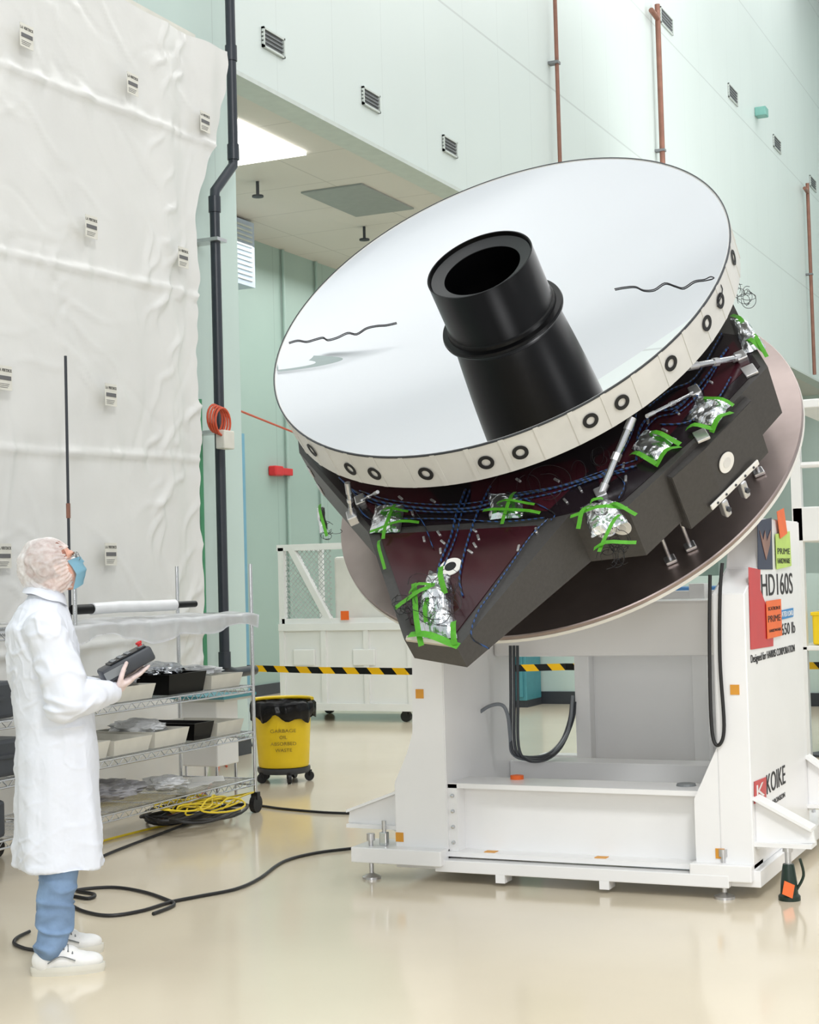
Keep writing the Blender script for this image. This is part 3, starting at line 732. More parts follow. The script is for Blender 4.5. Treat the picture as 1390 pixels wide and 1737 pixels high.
spoly([(1314,868),(1326,862),(1332,905),(1320,914)],m_orange,'paper_tag',.012,'orange paper tag')
m_jack=M('dark_green_paint',(22,44,34),.4)
def jack(q):
    E=empty('bottle_jack',(q[0],q[1],0),'dark green bottle jack with orange tag under the outrigger','jack'); E['group']='bottle jacks'
    x,y=q[0],q[1]
    bm=bmesh.new(); lathe(bm,[(0,0),(.052,0),(.052,.02),(.042,.03),(.038,.09),(.03,.15),(.026,.17),(0,.17)],24,Matrix.Translation((x,y,0))); fb('body',bm,m_jack,E,smooth=True)
    bm=bmesh.new(); sweep(bm,[(x,y,.17),(x,y,.245)],.015,12); lathe(bm,[(0,.228),(.025,.228),(.025,.248),(0,.248)],16,Matrix.Translation((x,y,0))); fb('ram',bm,m_alu,E,smooth=True)
    tube('handle',cat([(x+.035,y,.05),(x+.07,y,.12),(x+.06,y-.02,.2)],5),.007,m_jack,E,8)
    prism('tag',[(x-.01,y-.055,.10),(x+.035,y-.045,.08),(x+.025,y-.06,.02),(x-.02,y-.07,.04)],(.002,-.003,0),m_orange,E)
jack((-1.62,7.66)); jack((-1.60,8.96))
# ------------------------------------------------------------------ barrier tape
zb=.75
tp_=[(405,1133),(540,1137),(690,1139),(960,1131),(1100,1133),(1395,1129)]
W3=[hit(x,y,2,zb) for x,y in tp_]
bm=bmesh.new(); prev=None
for q in W3:
    k=[bm.verts.new((q.x,q.y,zb+.03)),bm.verts.new((q.x,q.y,zb-.03))]
    if prev: bm.faces.new((prev[0],prev[1],k[1],k[0]))
    prev=k
bmesh.ops.solidify(bm,geom=list(bm.faces),thickness=.004)
E=empty('barrier_tape',(W3[2].x,W3[2].y,0),'yellow and black striped barrier tape strung on posts','barrier')
fb('tape_band',bm,m_tape,E,recalc=True)
for i in (0,5):
    q=W3[i]; bm=bmesh.new(); lathe(bm,[(0,0),(.14,0),(.14,.02),(.03,.04),(.02,.05),(.02,.8),(0,.8)],20,Matrix.Translation((q.x,q.y+.02,0))); fb('post',bm,m_dgray,E,smooth=True)
# ------------------------------------------------------------------ white crate
q=hit(483,1222,2,0); qx=hit(700,1215,1,q.y)
x0,x1,y0,y1=q.x,max(qx.x,q.x+1.4),q.y,q.y+1.0
E=empty('equipment_crate',(x0,y0,0),'white steel equipment crate on casters with mesh side gate','crate')
ztop=hit(500,1061,1,y0).z
bm=bmesh.new(); addbox(bm,x0,x1,y0,y1,.14,ztop,.01)
for i in range(4):
    xx=x0+(x1-x0)*i/3; addbox(bm,xx-.03,xx+.03,y0-.03,y0+.01,.14,ztop)
addbox(bm,x0-.03,x1+.03,y0-.04,y1,ztop-.06,ztop+.02); addbox(bm,x0-.03,x1+.03,y0-.04,y1,.12,.2)
addbox(bm,x0+.15,x0+.42,y0-.035,y0,.62,.8,.01); addbox(bm,x0+.9,x0+1.17,y0-.035,y0,.62,.8,.01)
fb('body',bm,m_white,E)
for xx in (x0+.1,x1-.1):
    for yy in (y0+.06,y1-.1):
        bm=bmesh.new(); lathe(bm,[(0,-.025),(.06,-.025),(.06,.025),(0,.025)],16,frame((xx,yy,.06),(1,0,0),(0,0,1))); addbox(bm,xx-.03,xx+.03,yy-.04,yy+.04,.08,.13); fb('caster',bm,m_rubber,E)
zf=hit(520,928,1,y0).z
bm=bmesh.new()
for (a_,b_) in [((x0,ztop),(x0,zf)),((x0-.05,zf),(x1,zf)),((x1,ztop),(x1,zf)),((x0+.12,zf),(x0+.62,ztop)),((x0,ztop+.04),(x1,ztop+.04))]:
    sweep(bm,[(a_[0],y0+.03,a_[1]),(b_[0],y0+.03,b_[1])],.05,4)
    if a_[0]==b_[0]: sweep(bm,[(a_[0],y1-.03,a_[1]),(b_[0],y1-.03,b_[1])],.035,4)
sweep(bm,[(x0,y0,zf),(x0,y1,zf)],.04,4); sweep(bm,[(x1,y0,zf),(x1,y1,zf)],.04,4)
fb('gate_frame',bm,m_white,E)
bm=bmesh.new(); addbox(bm,x0+.62,x1-.05,y0+.1,y1-.1,ztop,zf-.12,.03); fb('upper_housing',bm,m_platee,E)
bm=bmesh.new(); w_=.62; hh=zf-ztop; st=.06
k=-hh
while k<w_:
    for s in (0,1):
        pa=max(0,k); pb=min(w_,k+hh)
        if pb>pa:
            z_a=ztop+(pa-k); z_b=ztop+(pb-k)
            if s: z_a,z_b=zf-(z_a-ztop),zf-(z_b-ztop)
            sweep(bm,[(x0+pa,y0+.05,z_a),(x0+pb,y0+.05,z_b)],.004,4)
    k+=st
fb('mesh_gate',bm,M('mesh_gray',(176,180,178),.4),E)
q=hit(585,1044,1,y0-.06); box('orange_tag',q.x-.05,q.x+.05,y0-.06,y0-.055,q.z-.05,q.z+.05,m_orange,E)
q=hit(868,1200,2,0)
E=empty('teal_cabinet',(q.x,q.y,0),'teal storage cabinet against a mint partition','cabinet')
box('body',q.x-.3,q.x+.2,q.y,q.y+.5,.08,1.15,m_teal,E,bev=.01); box('plinth',q.x-.3,q.x+.2,q.y+.02,q.y+.5,0,.08,m_dgray,E)
bm=bmesh.new(); addbox(bm,q.x-.26,q.x+.16,q.y-.02,q.y,.12,1.1,.005); fb('door',bm,m_teal,E)
box('handle',q.x+.1,q.x+.13,q.y-.05,q.y-.02,.5,.7,m_alu,E)
E=empty('mint_partition',(q.x+1.8,q.y+.6,0),'mint green low partition panel with dark base','partition')
box('panel',q.x-.6,q.x+4.5,q.y+.55,q.y+.62,.15,1.5,m_wallmint,E); box('base',q.x-.6,q.x+4.5,q.y+.53,q.y+.64,0,.15,m_dgray,E)
q=hit(1150,1040,1,14.5)
E=empty('blue_cabinet',(q.x,14.5,0),'blue metal cabinet with glass front standing behind the machine','cabinet')
box('body',q.x-.5,q.x+.5,14.5,15,0,1.42,M('blue_metal',(60,110,160),.35),E,bev=.01); box('door',q.x-.45,q.x+.45,14.48,14.5,.1,1.35,M('pale_blue_glass',(150,180,200),.2),E); box('handle',q.x+.3,q.x+.33,14.45,14.48,.7,.9,m_alu,E)
# white platform
y_=13.0; q=hit(1345,900,1,y_); x0=q.x; x1=x0+2.4
E=empty('white_platform_frame',(x0,y_,0),'white steel work platform frame with shelves of bins','platform')
for z0,z1 in ((1.78,2.06),(.9,.94),(2.86,2.93)): box('beam',x0,x1,y_,y_+1.5,z0,z1,m_white,E,bev=.01)
for xx in (x0,x0+1.15,x1-.08):
    for yy in (y_,y_+1.42): box('post',xx,xx+.08,yy,yy+.08,0,2.9,m_white,E)
tube('handrail',[(x0,y_+.04,2.4),(x1,y_+.04,2.4)],.025,m_white,E)
for i,(dx,c) in enumerate([(.12,m_yellow),(.42,M('blue_bin',(40,90,170),.4)),(.72,m_yellow),(1.25,m_dgray)]):
    bm=bmesh.new(); addbox(bm,x0+dx,x0+dx+.26,y_+.05,y_+.4,.945,1.2,.015); addbox(bm,x0+dx-.01,x0+dx+.27,y_+.04,y_+.41,1.18,1.21,.005)
    fb('storage_bin',bm,c,label='small plastic storage bin on the platform shelf',cat='bin')
box('tool_cabinet',x0+.1,x0+1.1,y_+.7,y_+1.3,.0,.88,m_teal,bev=.01,label='teal tool cabinet under the platform shelf',cat='cabinet')
# ------------------------------------------------------------------ cart
CX1=-5.62; CX0=-6.22; CY1=9.48; CY0=7.5
E=empty('wire_shelf_cart',((CX0+CX1)/2,(CY0+CY1)/2,0),'chrome wire shelving cart on casters loaded with trays','shelf cart'); E['group']='wire shelf carts'
CART=E
for xx in (CX0,CX1):
    for yy in (CY0,CY1):
        tube('post',[(xx,yy,.12),(xx,yy,1.7)],.013,m_chrome,E,10)
        bm=bmesh.new(); lathe(bm,[(0,-.018),(.06,-.018),(.06,.018),(0,.018)],16,frame((xx,yy,.06),(0,1,0),(0,0,1))); addbox(bm,xx-.025,xx+.025,yy-.02,yy+.02,.09,.14); fb('caster',bm,m_rubber,E)
shelfz=[.23,.55,.865,1.34]
for z in shelfz:
    bm=bmesh.new()
    for dz in (0,-.04):
        for (a_,b_) in (((CX0,CY0),(CX1,CY0)),((CX0,CY1),(CX1,CY1)),((CX0,CY0),(CX0,CY1)),((CX1,CY0),(CX1,CY1))):
            sweep(bm,[(a_[0],a_[1],z+dz),(b_[0],b_[1],z+dz)],.006,6)
    n=40
    for xx in (CX0,CX1):
        for i in range(n):
            ya=CY0+(CY1-CY0)*i/n; yb=CY0+(CY1-CY0)*(i+1)/n
            sweep(bm,[(xx,ya,z if i%2 else z-.04),(xx,yb,z-.04 if i%2 else z)],.003,4)
    for i in range(1,24):
        xx=CX0+(CX1-CX0)*i/24; sweep(bm,[(xx,CY0,z+.004),(xx,CY1,z+.004)],.0028,4)
    for i in range(1,5):
        yy=CY0+(CY1-CY0)*i/5; sweep(bm,[(CX0,yy,z-.003),(CX1,yy,z-.003)],.004,4)
    fb('wire_shelf',bm,m_chrome,E)
C2=copy_tree(CART,(0,-2.1,0))
def trayf(y0,y1,z,h,mat=m_tray,x0=CX0+.08,x1=CX1-.03,lab='white plastic tray on the wire shelf',nm='storage_tray',g='plastic trays'):
    bm=bmesh.new(); t=.012
    pts_o=[(x0+.02,y0+.02),(x1-.02,y0+.02),(x1-.02,y1-.02),(x0+.02,y1-.02)]
    ot=[(x0,y0),(x1,y0),(x1,y1),(x0,y1)]; it=[(x0+t,y0+t),(x1-t,y0+t),(x1-t,y1-t),(x0+t,y1-t)]
    rings=[[bm.verts.new((x,y,z)) for x,y in pts_o],[bm.verts.new((x,y,z+h)) for x,y in ot],[bm.verts.new((x,y,z+h)) for x,y in it],[bm.verts.new((x,y,z+.01)) for x,y in [(x0+.032,y0+.032),(x1-.032,y0+.032),(x1-.032,y1-.032),(x0+.032,y1-.032)]]]
    for A,B in zip(rings[:-1],rings[1:]):
        for k in range(4): bm.faces.new((A[k],A[(k+1)%4],B[(k+1)%4],B[k]))
    bm.faces.new(rings[0][::-1]); bm.faces.new(rings[-1])
    return fb(nm,bm,mat,label=lab,cat='tray',group=g)
zs=.008
trayf(7.9,8.3,.55+zs,.09); trayf(8.33,8.72,.55+zs,.10); trayf(9.06,9.4,.55+zs,.09); trayf(8.78,9.02,.55+zs,.11,m_black,lab='black plastic tray on the wire shelf')
trayf(9.0,9.4,.865+zs,.09); trayf(8.5,8.94,.865+zs,.13,m_black,lab='black plastic tray holding foil on the wire shelf')
trayf(7.95,8.35,.865+zs,.09); trayf(7.62,7.9,.865+zs,.1); trayf(7.6,7.86,.55+zs,.1)
def crumple(name,c,r,mat,label,cat_,seed=0,par=None,k=.3):
    bm=bmesh.new(); bmesh.ops.create_icosphere(bm,subdivisions=4,radius=1)
    for v in bm.verts:
        kk=v.co.copy(); f=1+k*noise.noise(kk*2.5+Vector((seed,0,0)))+k*.7*abs(noise.noise(kk*6+Vector((0,seed,0))))
        v.co=Vector((c[0]+kk.x*r[0]*f,c[1]+kk.y*r[1]*f,c[2]+max(-.98,kk.z*f)*r[2]))
    return fb(name,bm,mat,par,label=label,cat=cat_)
m_bag=M('clear_bag',(212,214,216),.2,var=.1,bump=.4,bscale=30); m_gbag=M('gray_bag',(150,150,154),.25,var=.2,bump=.4,bscale=30)
crumple('foil_bundle',(-5.9,8.72,1.02),(.18,.15,.05),m_foil,'crumpled silver foil bundle in the black tray','foil',3)
crumple('plastic_bag',(-5.9,8.5,.67),(.18,.14,.05),m_bag,'crumpled clear plastic bag in the white tray','bag',9)
crumple('plastic_bag',(-5.95,8.2,.31),(.2,.25,.06),m_gbag,'crumpled gray plastic bag on the lower shelf','bag',14)
crumple('plastic_bag',(-5.9,9.2,.985),(.18,.12,.035),m_bag,'crumpled clear plastic bag over the small tray','bag',21)
crumple('wrapped_part',(-5.85,8.72,.29),(.14,.14,.045),m_bag,'plastic-wrapped part lying on the lower shelf','part',25)
crumple('wrapped_part',(-5.85,8.15,.99),(.15,.16,.04),m_gbag,'plastic-wrapped part lying in the white tray','part',29)
bm=bmesh.new(); g=[]
for i in range(91):
    row=[]
    for j in range(23):
        y=CY0-.1+(CY1-CY0+.1)*i/90; x=CX0+(CX1-CX0+.04)*min(j,16)/16
        z=1.358+.03*abs(noise.noise(Vector((y*2.5,x*4,0))))+.012*noise.noise(Vector((y*7,x*6,3)))
        if j>15:
            dn=(j-15)*.016*(1+.9*noise.noise(Vector((y*2,0,0)))); z-=dn; x+=.012+.012*math.sin(y*22+z*9)
        row.append(bm.verts.new((x,y,z)))
    g.append(row)
for i in range(90):
    for j in range(22): bm.faces.new((g[i][j],g[i+1][j],g[i+1][j+1],g[i][j+1]))
bmesh.ops.solidify(bm,geom=list(bm.faces),thickness=.003)
fb('plastic_film',bm,m_film,label='white translucent plastic film draped over the cart top',cat='plastic film',smooth='all')
E=empty('rolled_tube',(-5.75,8.1,1.40),'white wrapped tube with black ends lying on the cart','tube')
tube('wrap',[(-5.8,7.9,1.44),(-5.8,8.2,1.445),(-5.8,8.5,1.44),(-5.8,8.8,1.44)],.036,m_film,E,16); tube('end_cap',[(-5.8,7.72,1.44),(-5.8,7.92,1.44)],.03,m_black,E,16); tube('end_cap',[(-5.8,8.78,1.44),(-5.8,9.05,1.44)],.022,m_black,E,16)
for z,yy in ((.24,6.2),(.56,6.4),(.875,6.3)):
    bm=bmesh.new(); addbox(bm,CX0+.05,CX1-.03,yy-.5,yy+.7,z,z+.2,.02); addbox(bm,CX1-.035,CX1-.02,yy-.4,yy+.6,z+.1,z+.12)
    fb('equipment_case',bm,m_dgray,label='dark gray equipment case on the wire shelf',cat='case',group='dark equipment cases')
for i in range(3):
    bm=bmesh.new(); addbox(bm,-.11,.11,-.14,.14,0,.003,tf=Matrix.Translation((-5.85,8.98+.13*i,.241+.004*i))@Matrix.Rotation(.3*i,4,'Z')); fb('paper_sheet',bm,m_white,label='white paper sheet lying on the lower shelf',cat='paper',group='papers on lower shelf')
qq=Vector((-6.35,9.95,0))
E=empty('utility_stand',qq,'small white stand with teal board on top','stand')
box('cabinet',qq.x-.1,qq.x+.2,qq.y-.1,qq.y+.2,.25,.72,m_white,E,bev=.01)
box('board',qq.x-.2,qq.x+.3,qq.y-.16,qq.y+.3,.74,.76,m_teal,E); box('board',qq.x-.15,qq.x+.28,qq.y-.12,qq.y+.26,.72,.74,m_tray,E)
for dx in (-.08,.18):
    for dy in (-.08,.18): tube('leg',[(qq.x+dx,qq.y+dy,0),(qq.x+dx,qq.y+dy,.26)],.012,m_chrome,E,8)
zr=hit(113,604,0,-6.6).z; q=hit(114,760,0,-6.6)
E=empty('upright_rod',(q.x,q.y,0),'thin dark upright rod with copper band before the tarp','rod')
tube('rod',[(q.x,q.y,.02),(q.x,q.y,zr)],.010,m_dgray,E,8); tube('band',[(q.x,q.y,zr-1.1),(q.x,q.y,zr-1.0)],.015,m_copper,E,8); tube('base',[(q.x,q.y,0),(q.x,q.y,.03)],.12,m_dgray,E,20)
# ------------------------------------------------------------------ bin
q=hit(493,1322,2,0); bx,by=q.x,q.y-.1
E=empty('trash_bin',(bx,by,0),'round yellow trash bin with black liner on a wheeled dolly','trash bin')
T_=Matrix.Translation((bx,by,0))
bm=bmesh.new(); lathe(bm,[(0,.12),(.195,.12),(.2,.14),(.225,.58),(.236,.58),(.24,.62),(.228,.62),(.21,.55),(.18,.15),(0,.15)],40,T_); fb('barrel',bm,m_yellow,E,smooth=True)
bm=bmesh.new(); lathe(bm,[(0,.07),(.2,.07),(.21,.09),(.21,.115),(0,.12)],32,T_); fb('dolly',bm,m_dgray,E,smooth=True)
for k in range(5):
    t=k*2*math.pi/5+.4; xx,yy=bx+.2*math.cos(t),by+.2*math.sin(t)
    bm=bmesh.new(); lathe(bm,[(0,-.012),(.038,-.012),(.038,.012),(0,.012)],14,frame((xx,yy,.038),(math.cos(t),math.sin(t),0),(0,0,1))); addbox(bm,xx-.015,xx+.015,yy-.015,yy+.015,.04,.085); fb('caster',bm,m_rubber,E)
bm=bmesh.new(); n=64; rings=[]
for (r,z) in [(.15,.45),(.2,.55),(.228,.628),(.243,.632),(.256,.61),(.258,.56),(.254,.5)]:
    rg=[]
    for k in range(n):
        an=2*math.pi*k/n; cv=Vector((math.cos(an)*4,math.sin(an)*4,z*6)); r2=r+(.016*noise.noise(cv)+.008*math.sin(an*17+z*9) if r>.245 else .004*noise.noise(cv))
        dz=(.07*noise.noise(Vector((math.cos(an)*2,math.sin(an)*2,2)))+.015*math.sin(an*9) if z<.52 and r>.24 else .012*noise.noise(cv))
        rg.append(bm.verts.new((bx+r2*math.cos(an),by+r2*math.sin(an),z+dz)))
    rings.append(rg)
for A,B in zip(rings[:-1],rings[1:]):
    for k in range(n): bm.faces.new((A[k],A[(k+1)%n],B[(k+1)%n],B[k]))
bmesh.ops.solidify(bm,geom=list(bm.faces),thickness=.003); fb('liner',bm,m_liner,E,smooth='all')
bm=bmesh.new(); sweep(bm,[(bx+.236*math.cos(t),by+.236*math.sin(t),.642) for t in [math.pi*(.15+i*.9/20) for i in range(21)]],.014,8); fb('rim_lip',bm,m_yellow,E,smooth=True)
d=(CAM-Vector((bx,by,1.58))); d.z=0; d.normalize(); xd=Vector((-d.y,d.x,0)); 
m_dy=M('faded_print',(120,100,30),.6)
for i,(t_,wd) in enumerate([('GARBAGE',.2),('OIL',.06),('ABSORBED',.2),('WASTE',.13)]):
    o_=Vector((bx,by,.40-.05*i))+d*(.222-.003*i)-xd*wd/2
    text('lettering',t_,m_dy,E,o_,xd,(0,0,1),wd,.026)
# ------------------------------------------------------------------ floor cables
def fcab(nm,pxs,r,mat,lab,z=None):
    tube(nm,[hit(x,y,2,(z or r)+.001) for x,y in pxs],r,mat,None,8,8,label=lab,cat='cable')
fcab('power_cable',[(640,1436),(590,1440),(530,1448),(480,1462),(440,1490),(400,1508),(340,1520),(290,1530),(240,1545),(185,1553),(140,1545),(115,1530),(118,1520),(150,1524),(160,1517),(130,1510),(190,1505),(240,1512),(280,1525),(295,1535),(260,1550)],.009,m_rubber,'black power cable looping across the floor to the positioner')
fcab('power_cable',[(50,1580),(30,1590),(24,1600),(40,1608),(60,1612)],.008,m_rubber,'black power cable on the floor behind the person')
fcab('power_cable',[(610,1380),(550,1378),(480,1372),(430,1366),(380,1370),(330,1392),(270,1415),(230,1430),(180,1450),(140,1470)],.009,m_rubber,'black power cable running under the cart')
fcab('yellow_cable',[(330,1392),(280,1400),(230,1412),(180,1425),(150,1436),(120,1450)],.008,m_ycable,'yellow extension cable on the floor under the cart')
bm=bmesh.new()
for k in range(9):
    c=hit(325+random.uniform(-25,25),1378+random.uniform(-5,5),2,.02+.012*k); rx=random.uniform(.25,.42)
    pts=[(c.x+rx*.55*math.cos(t),c.y+rx*math.sin(t),c.z+.01*math.sin(3*t+k)) for t in [i*math.pi/12 for i in range(25)]]
    sweep(bm,pts,.010,6)
fb('cable_coil',bm,m_rubber,label='coil of black cable lying on the floor by the cart',cat='cable',smooth=True,kind='stuff')
bm=bmesh.new()
for k in range(8):
    c=hit(345+random.uniform(-30,30),1362+random.uniform(-6,6),2,.13+.008*k); rx=random.uniform(.16,.34); ph=random.random()*6
    pts=[(c.x+rx*.5*math.cos(t)+.03*math.sin(3*t+ph),c.y+rx*math.sin(t)+.05*math.sin(2*t+ph),c.z+.025*math.sin(2*t+k)) for t in [i*math.pi/14 for i in range(29)]]
    sweep(bm,pts,.006,6)
fb('cable_coil',bm,m_ycable,label='coil of yellow cable heaped on the black coil',cat='cable',smooth=True,kind='stuff')
fcab('red_hose',[(385,1300),(375,1290),(365,1320),(345,1345),(310,1370),(270,1390)],.008,m_orcable,'thin red hose trailing under the cart')
# ------------------------------------------------------------------ person
PF=Vector((-4.20,5.46,0))
PE=empty('person',mat=Matrix.Translation(PF)@Matrix.Rotation(math.radians(45),4,'Z'),label='person in white lab coat, hairnet and mask, looking up',cat='person')
PM=Matrix.Translation((.29,-.05,1.245))@Matrix.Rotation(math.radians(-26),4,'Y')
HM=Matrix.Translation((.005,0,1.665))@Matrix.Rotation(math.radians(4),4,'Z')@Matrix.Rotation(math.radians(-20),4,'Y')
HI=HM.inverted()
m_skin=M('skin',(206,156,136),.5,var=.06,scale=30)
m_glove=M('thin_glove',(210,192,188),.4,var=.1,scale=30)
m_coat=M('white_coat_fabric',(218,222,231),.75,var=.02,scale=4,bump=.2,bscale=12)
m_jeans=M('denim',(118,144,176),.8,var=.25,scale=9,bump=.08,bscale=150)
m_shoe=M('white_leather',(226,226,224),.4,var=.03)
m_mask=M('blue_mask',(156,206,226),.7,var=.04)
m_net=M('hairnet',(250,238,234),.6,var=.2,scale=45,alpha=.5,ridge=.5,rscale=22,rdist=.006)
def crease(v,w=.12): return math.exp(-(noise.noise(v)/w)**2)
bm=bmesh.new()
AR=Vector((-.05,-.15,.09)); AL=Vector((.0,.15,.09))
for s,A_ in ((-1,AR),(1,AL)):
    hip=Vector((-.0,s*.09,.9)); kn=hip.lerp(A_,.5)+Vector((.02,0,0))
    chain(bm,[hip,kn,A_],[.085,.055,.04])
    chain(bm,[A_+Vector((-.03,0,-.04)),A_+Vector((.08,s*.01,-.05)),A_+Vector((.14,s*.02,-.055))],[.03,.03,.024])
for (c,r) in [((-.0,0,.95),(.11,.155,.12)),((-.02,0,1.12),(.10,.135,.14)),((-.05,0,1.32),(.11,.16,.16))]: ellip(bm,c,r)
chain(bm,[(-.05,0,1.42),(-.03,0,1.52),(-.005,0,1.6)],[.08,.058,.056])
for s in (-1,1): chain(bm,[(-.05,s*.06,1.43),(-.06,s*.17,1.41)],[.07,.06])
WR={}
for s in (-1,1):
    sh_=Vector((-.06,s*.18,1.41)); el=Vector((.02,s*.25,1.12)); wr=PM@Vector((-.115,s*.065,-.07))
    WR[s]=(sh_,el,wr)
    chain(bm,[sh_,el,wr],[.052,.04,.027])
    ellip(bm,(-.05,s*.058,-.062),(.05,.043,.017),PM)
    capsule(bm,wr,.027,PM@Vector((-.07,s*.06,-.066)),.024)
    for i in range(4):
        y=s*(.088-.021*i); L=[.9,1.0,.95,.78][i]
        pts=[PM@Vector(q) for q in [(-.015,y,-.058),(-.015+.042*L,y,-.056),(-.015+.068*L,y,-.050),(-.015+.088*L,y,-.046)]]
        chain(bm,pts,[.0098,.009,.0082,.0072],10)
    pts=[PM@Vector(q) for q in [(-.075,s*.085,-.055),(-.055,s*.098,-.028),(-.03,s*.093,-.004),(-.008,s*.088,.012)]]
    chain(bm,pts,[.014,.012,.0105,.009],10)
ellip(bm,(-.012,0,.03),(.097,.075,.088),HM,24); ellip(bm,(.03,0,-.03),(.062,.06,.085),HM,24); ellip(bm,(.045,0,-.09),(.042,.042,.03),HM)
ellip(bm,(.088,0,-.03),(.02,.014,.03),HM); ellip(bm,(.105,0,-.042),(.013,.015,.012),HM); ellip(bm,(.078,0,.03),(.018,.05,.012),HM); ellip(bm,(.088,0,-.072),(.012,.024,.008),HM)
for s in (-1,1): ellip(bm,(-.005,s*.076,-.01),(.016,.009,.03),HM)
me=remesh(bm,.005,3,'body')
me.materials.append(m_skin); me.materials.append(m_glove)
for pl in me.polygons:
    c=pl.center
    if c.x>.1 and c.z<1.4 and c.z>1.0: pl.material_index=1
body=finish('body',me,m_skin,PE,smooth='all',label='skin of face and neck, gloved hands')
m_brow=M('brow_hair',(110,76,58),.8)
for s in (-1,1):
    bm=bmesh.new(); ellip(bm,(.079,s*.029,.006),(.012,.014,.009),HM); fb('eye',bm,m_white,PE,smooth='all')
    bm=bmesh.new(); ellip(bm,(.089,s*.029,.008),(.004,.006,.006),HM,10); fb('iris',bm,m_dgray,PE,smooth='all')
    bm=bmesh.new(); sweep(bm,cat([HM@Vector((.092,s*.014,.022)),HM@Vector((.093,s*.03,.028)),HM@Vector((.082,s*.048,.022))],4),.003,6); fb('eyebrow',bm,m_brow,PE,smooth='all')
bm=bmesh.new()
for s in (-1,1):
    pts=[HM@Vector((.103,s*.032+.025*math.cos(t),.008+.018*math.sin(t))) for t in [i*math.pi/8 for i in range(17)]]
    sweep(bm,pts,.0015,6); sweep(bm,[HM@Vector((.103,s*.057,.015)),HM@Vector((.06,s*.075,.015)),HM@Vector((-.005,s*.084,.008))],.0015,6)
sweep(bm,[HM@Vector((.103,-.007,.012)),HM@Vector((.103,.007,.012))],.0015,6)
fb('glasses',bm,m_gray,PE)
bm=bmesh.new(); ellip(bm,(-.018,0,.03),(.100,.080,.094),HM,64)
dl=[]
for v in bm.verts:
    l=HI@v.co
    if l.x>.055 and l.z<.07 or l.z<-.045 or (l.x>.02 and l.z<.02): dl.append(v)
    else: v.co+=(v.co-HM.translation).normalized()*(.003*math.sin(math.atan2(l.y,l.x)*40+l.z*60)+.003*noise.noise(l*30))
bmesh.ops.delete(bm,geom=dl,context='VERTS'); fb('hair',bm,M('brown_hair',(140,92,76),.7,var=.4,scale=24),PE,smooth='all')
bm=bmesh.new(); ellip(bm,(-.024,0,.004),(.129,.106,.134),HM,200); dl=[]
for v in bm.verts:
    l=HI@v.co
    edge=.052+.01*math.sin(l.z*60)
    if l.x>edge and -.2<l.z<.062: dl.append(v); continue
    if l.z<-.112: dl.append(v); continue
    n_=(v.co-HM@Vector((-.018,0,0))).normalized()
    ga=math.atan2(l.z,l.y if abs(l.y)>1e-4 else 1e-4); gx=max(0,min(1,(l.x+.05)/.10))
    v.co+=n_*(.009*noise.noise(v.co*16)+.004*crease(v.co*22,.1)+.004*gx*math.sin(ga*36)-.015*gx*gx)
bmesh.ops.delete(bm,geom=dl,context='VERTS'); fb('hairnet',bm,m_net,PE,smooth='all',label='thin translucent pinkish-white bouffant hairnet')
bm=bmesh.new(); rows=[]; NU,NV=28,30
for j in range(NV+1):
    v_=j/NV; row=[]
    for i in range(NU+1):
        u=-1+2*i/NU
        z=.000-.110*v_+.012*abs(u)*(.5-v_)*1.2
        xc=.110+.014*math.sin(min(1,v_*1.7)*math.pi/2)-.035*max(0,v_-.55)/.45-.002
        ang=u*1.12
        y=.072*math.sin(ang)*(1-.18*abs(v_-.45)*abs(u)); x=xc-.086*(1-math.cos(ang))-.012*u*u
        x+=.0025*(abs(((v_*4)%1)-.5)*2-.5)*(1-u*u*.6)
        if v_<.25: x+=.010*math.exp(-(u/.22)**2)
        row.append(bm.verts.new(HM@Vector((x,y,z))))
    rows.append(row)
for A,B in zip(rows[:-1],rows[1:]):
    for k in range(NU): bm.faces.new((A[k],A[k+1],B[k+1],B[k]))
bmesh.ops.solidify(bm,geom=list(bm.faces),thickness=.0012)
fb('face_mask',bm,m_mask,PE,smooth=True,label='light blue pleated surgical mask')
def loftbm(bm,rings,n=48):
    prev=None; first=None
    for (z,cx,a_,b_) in rings:
        rg=[bm.verts.new((cx+a_*math.cos(2*math.pi*k/n),b_*math.sin(2*math.pi*k/n),z)) for k in range(n)]
        if prev:
            for k in range(n): bm.faces.new((prev[k],prev[(k+1)%n],rg[(k+1)%n],rg[k]))
        else: first=rg
        prev=rg
    bm.faces.new(first[::-1]); bm.faces.new(prev)
bm=bmesh.new()
loftbm(bm,[(.42,.015,.185,.25),(.6,.015,.18,.245),(.85,.005,.172,.235),(1.0,-.0,.165,.225),(1.15,-.02,.158,.215),(1.3,-.045,.145,.205),(1.40,-.06,.135,.19),(1.47,-.055,.105,.13),(1.52,-.045,.08,.085),(1.555,-.035,.066,.066)])
for s in (-1,1):
    s1,el,wr=WR[s]; we=el.lerp(wr,.93)
    ellip(bm,(-.06,s*.15,1.40),(.09,.075,.085),n=24)
    chain(bm,[s1,s1.lerp(el,.5),el,el.lerp(wr,.5),we],[.080,.084,.084,.070,.05],20)
    ellip(bm,el+Vector((-.02,0,-.045)),(.075,.062,.052),n=24)
me=remesh(bm,.006,7,'lab_coat')
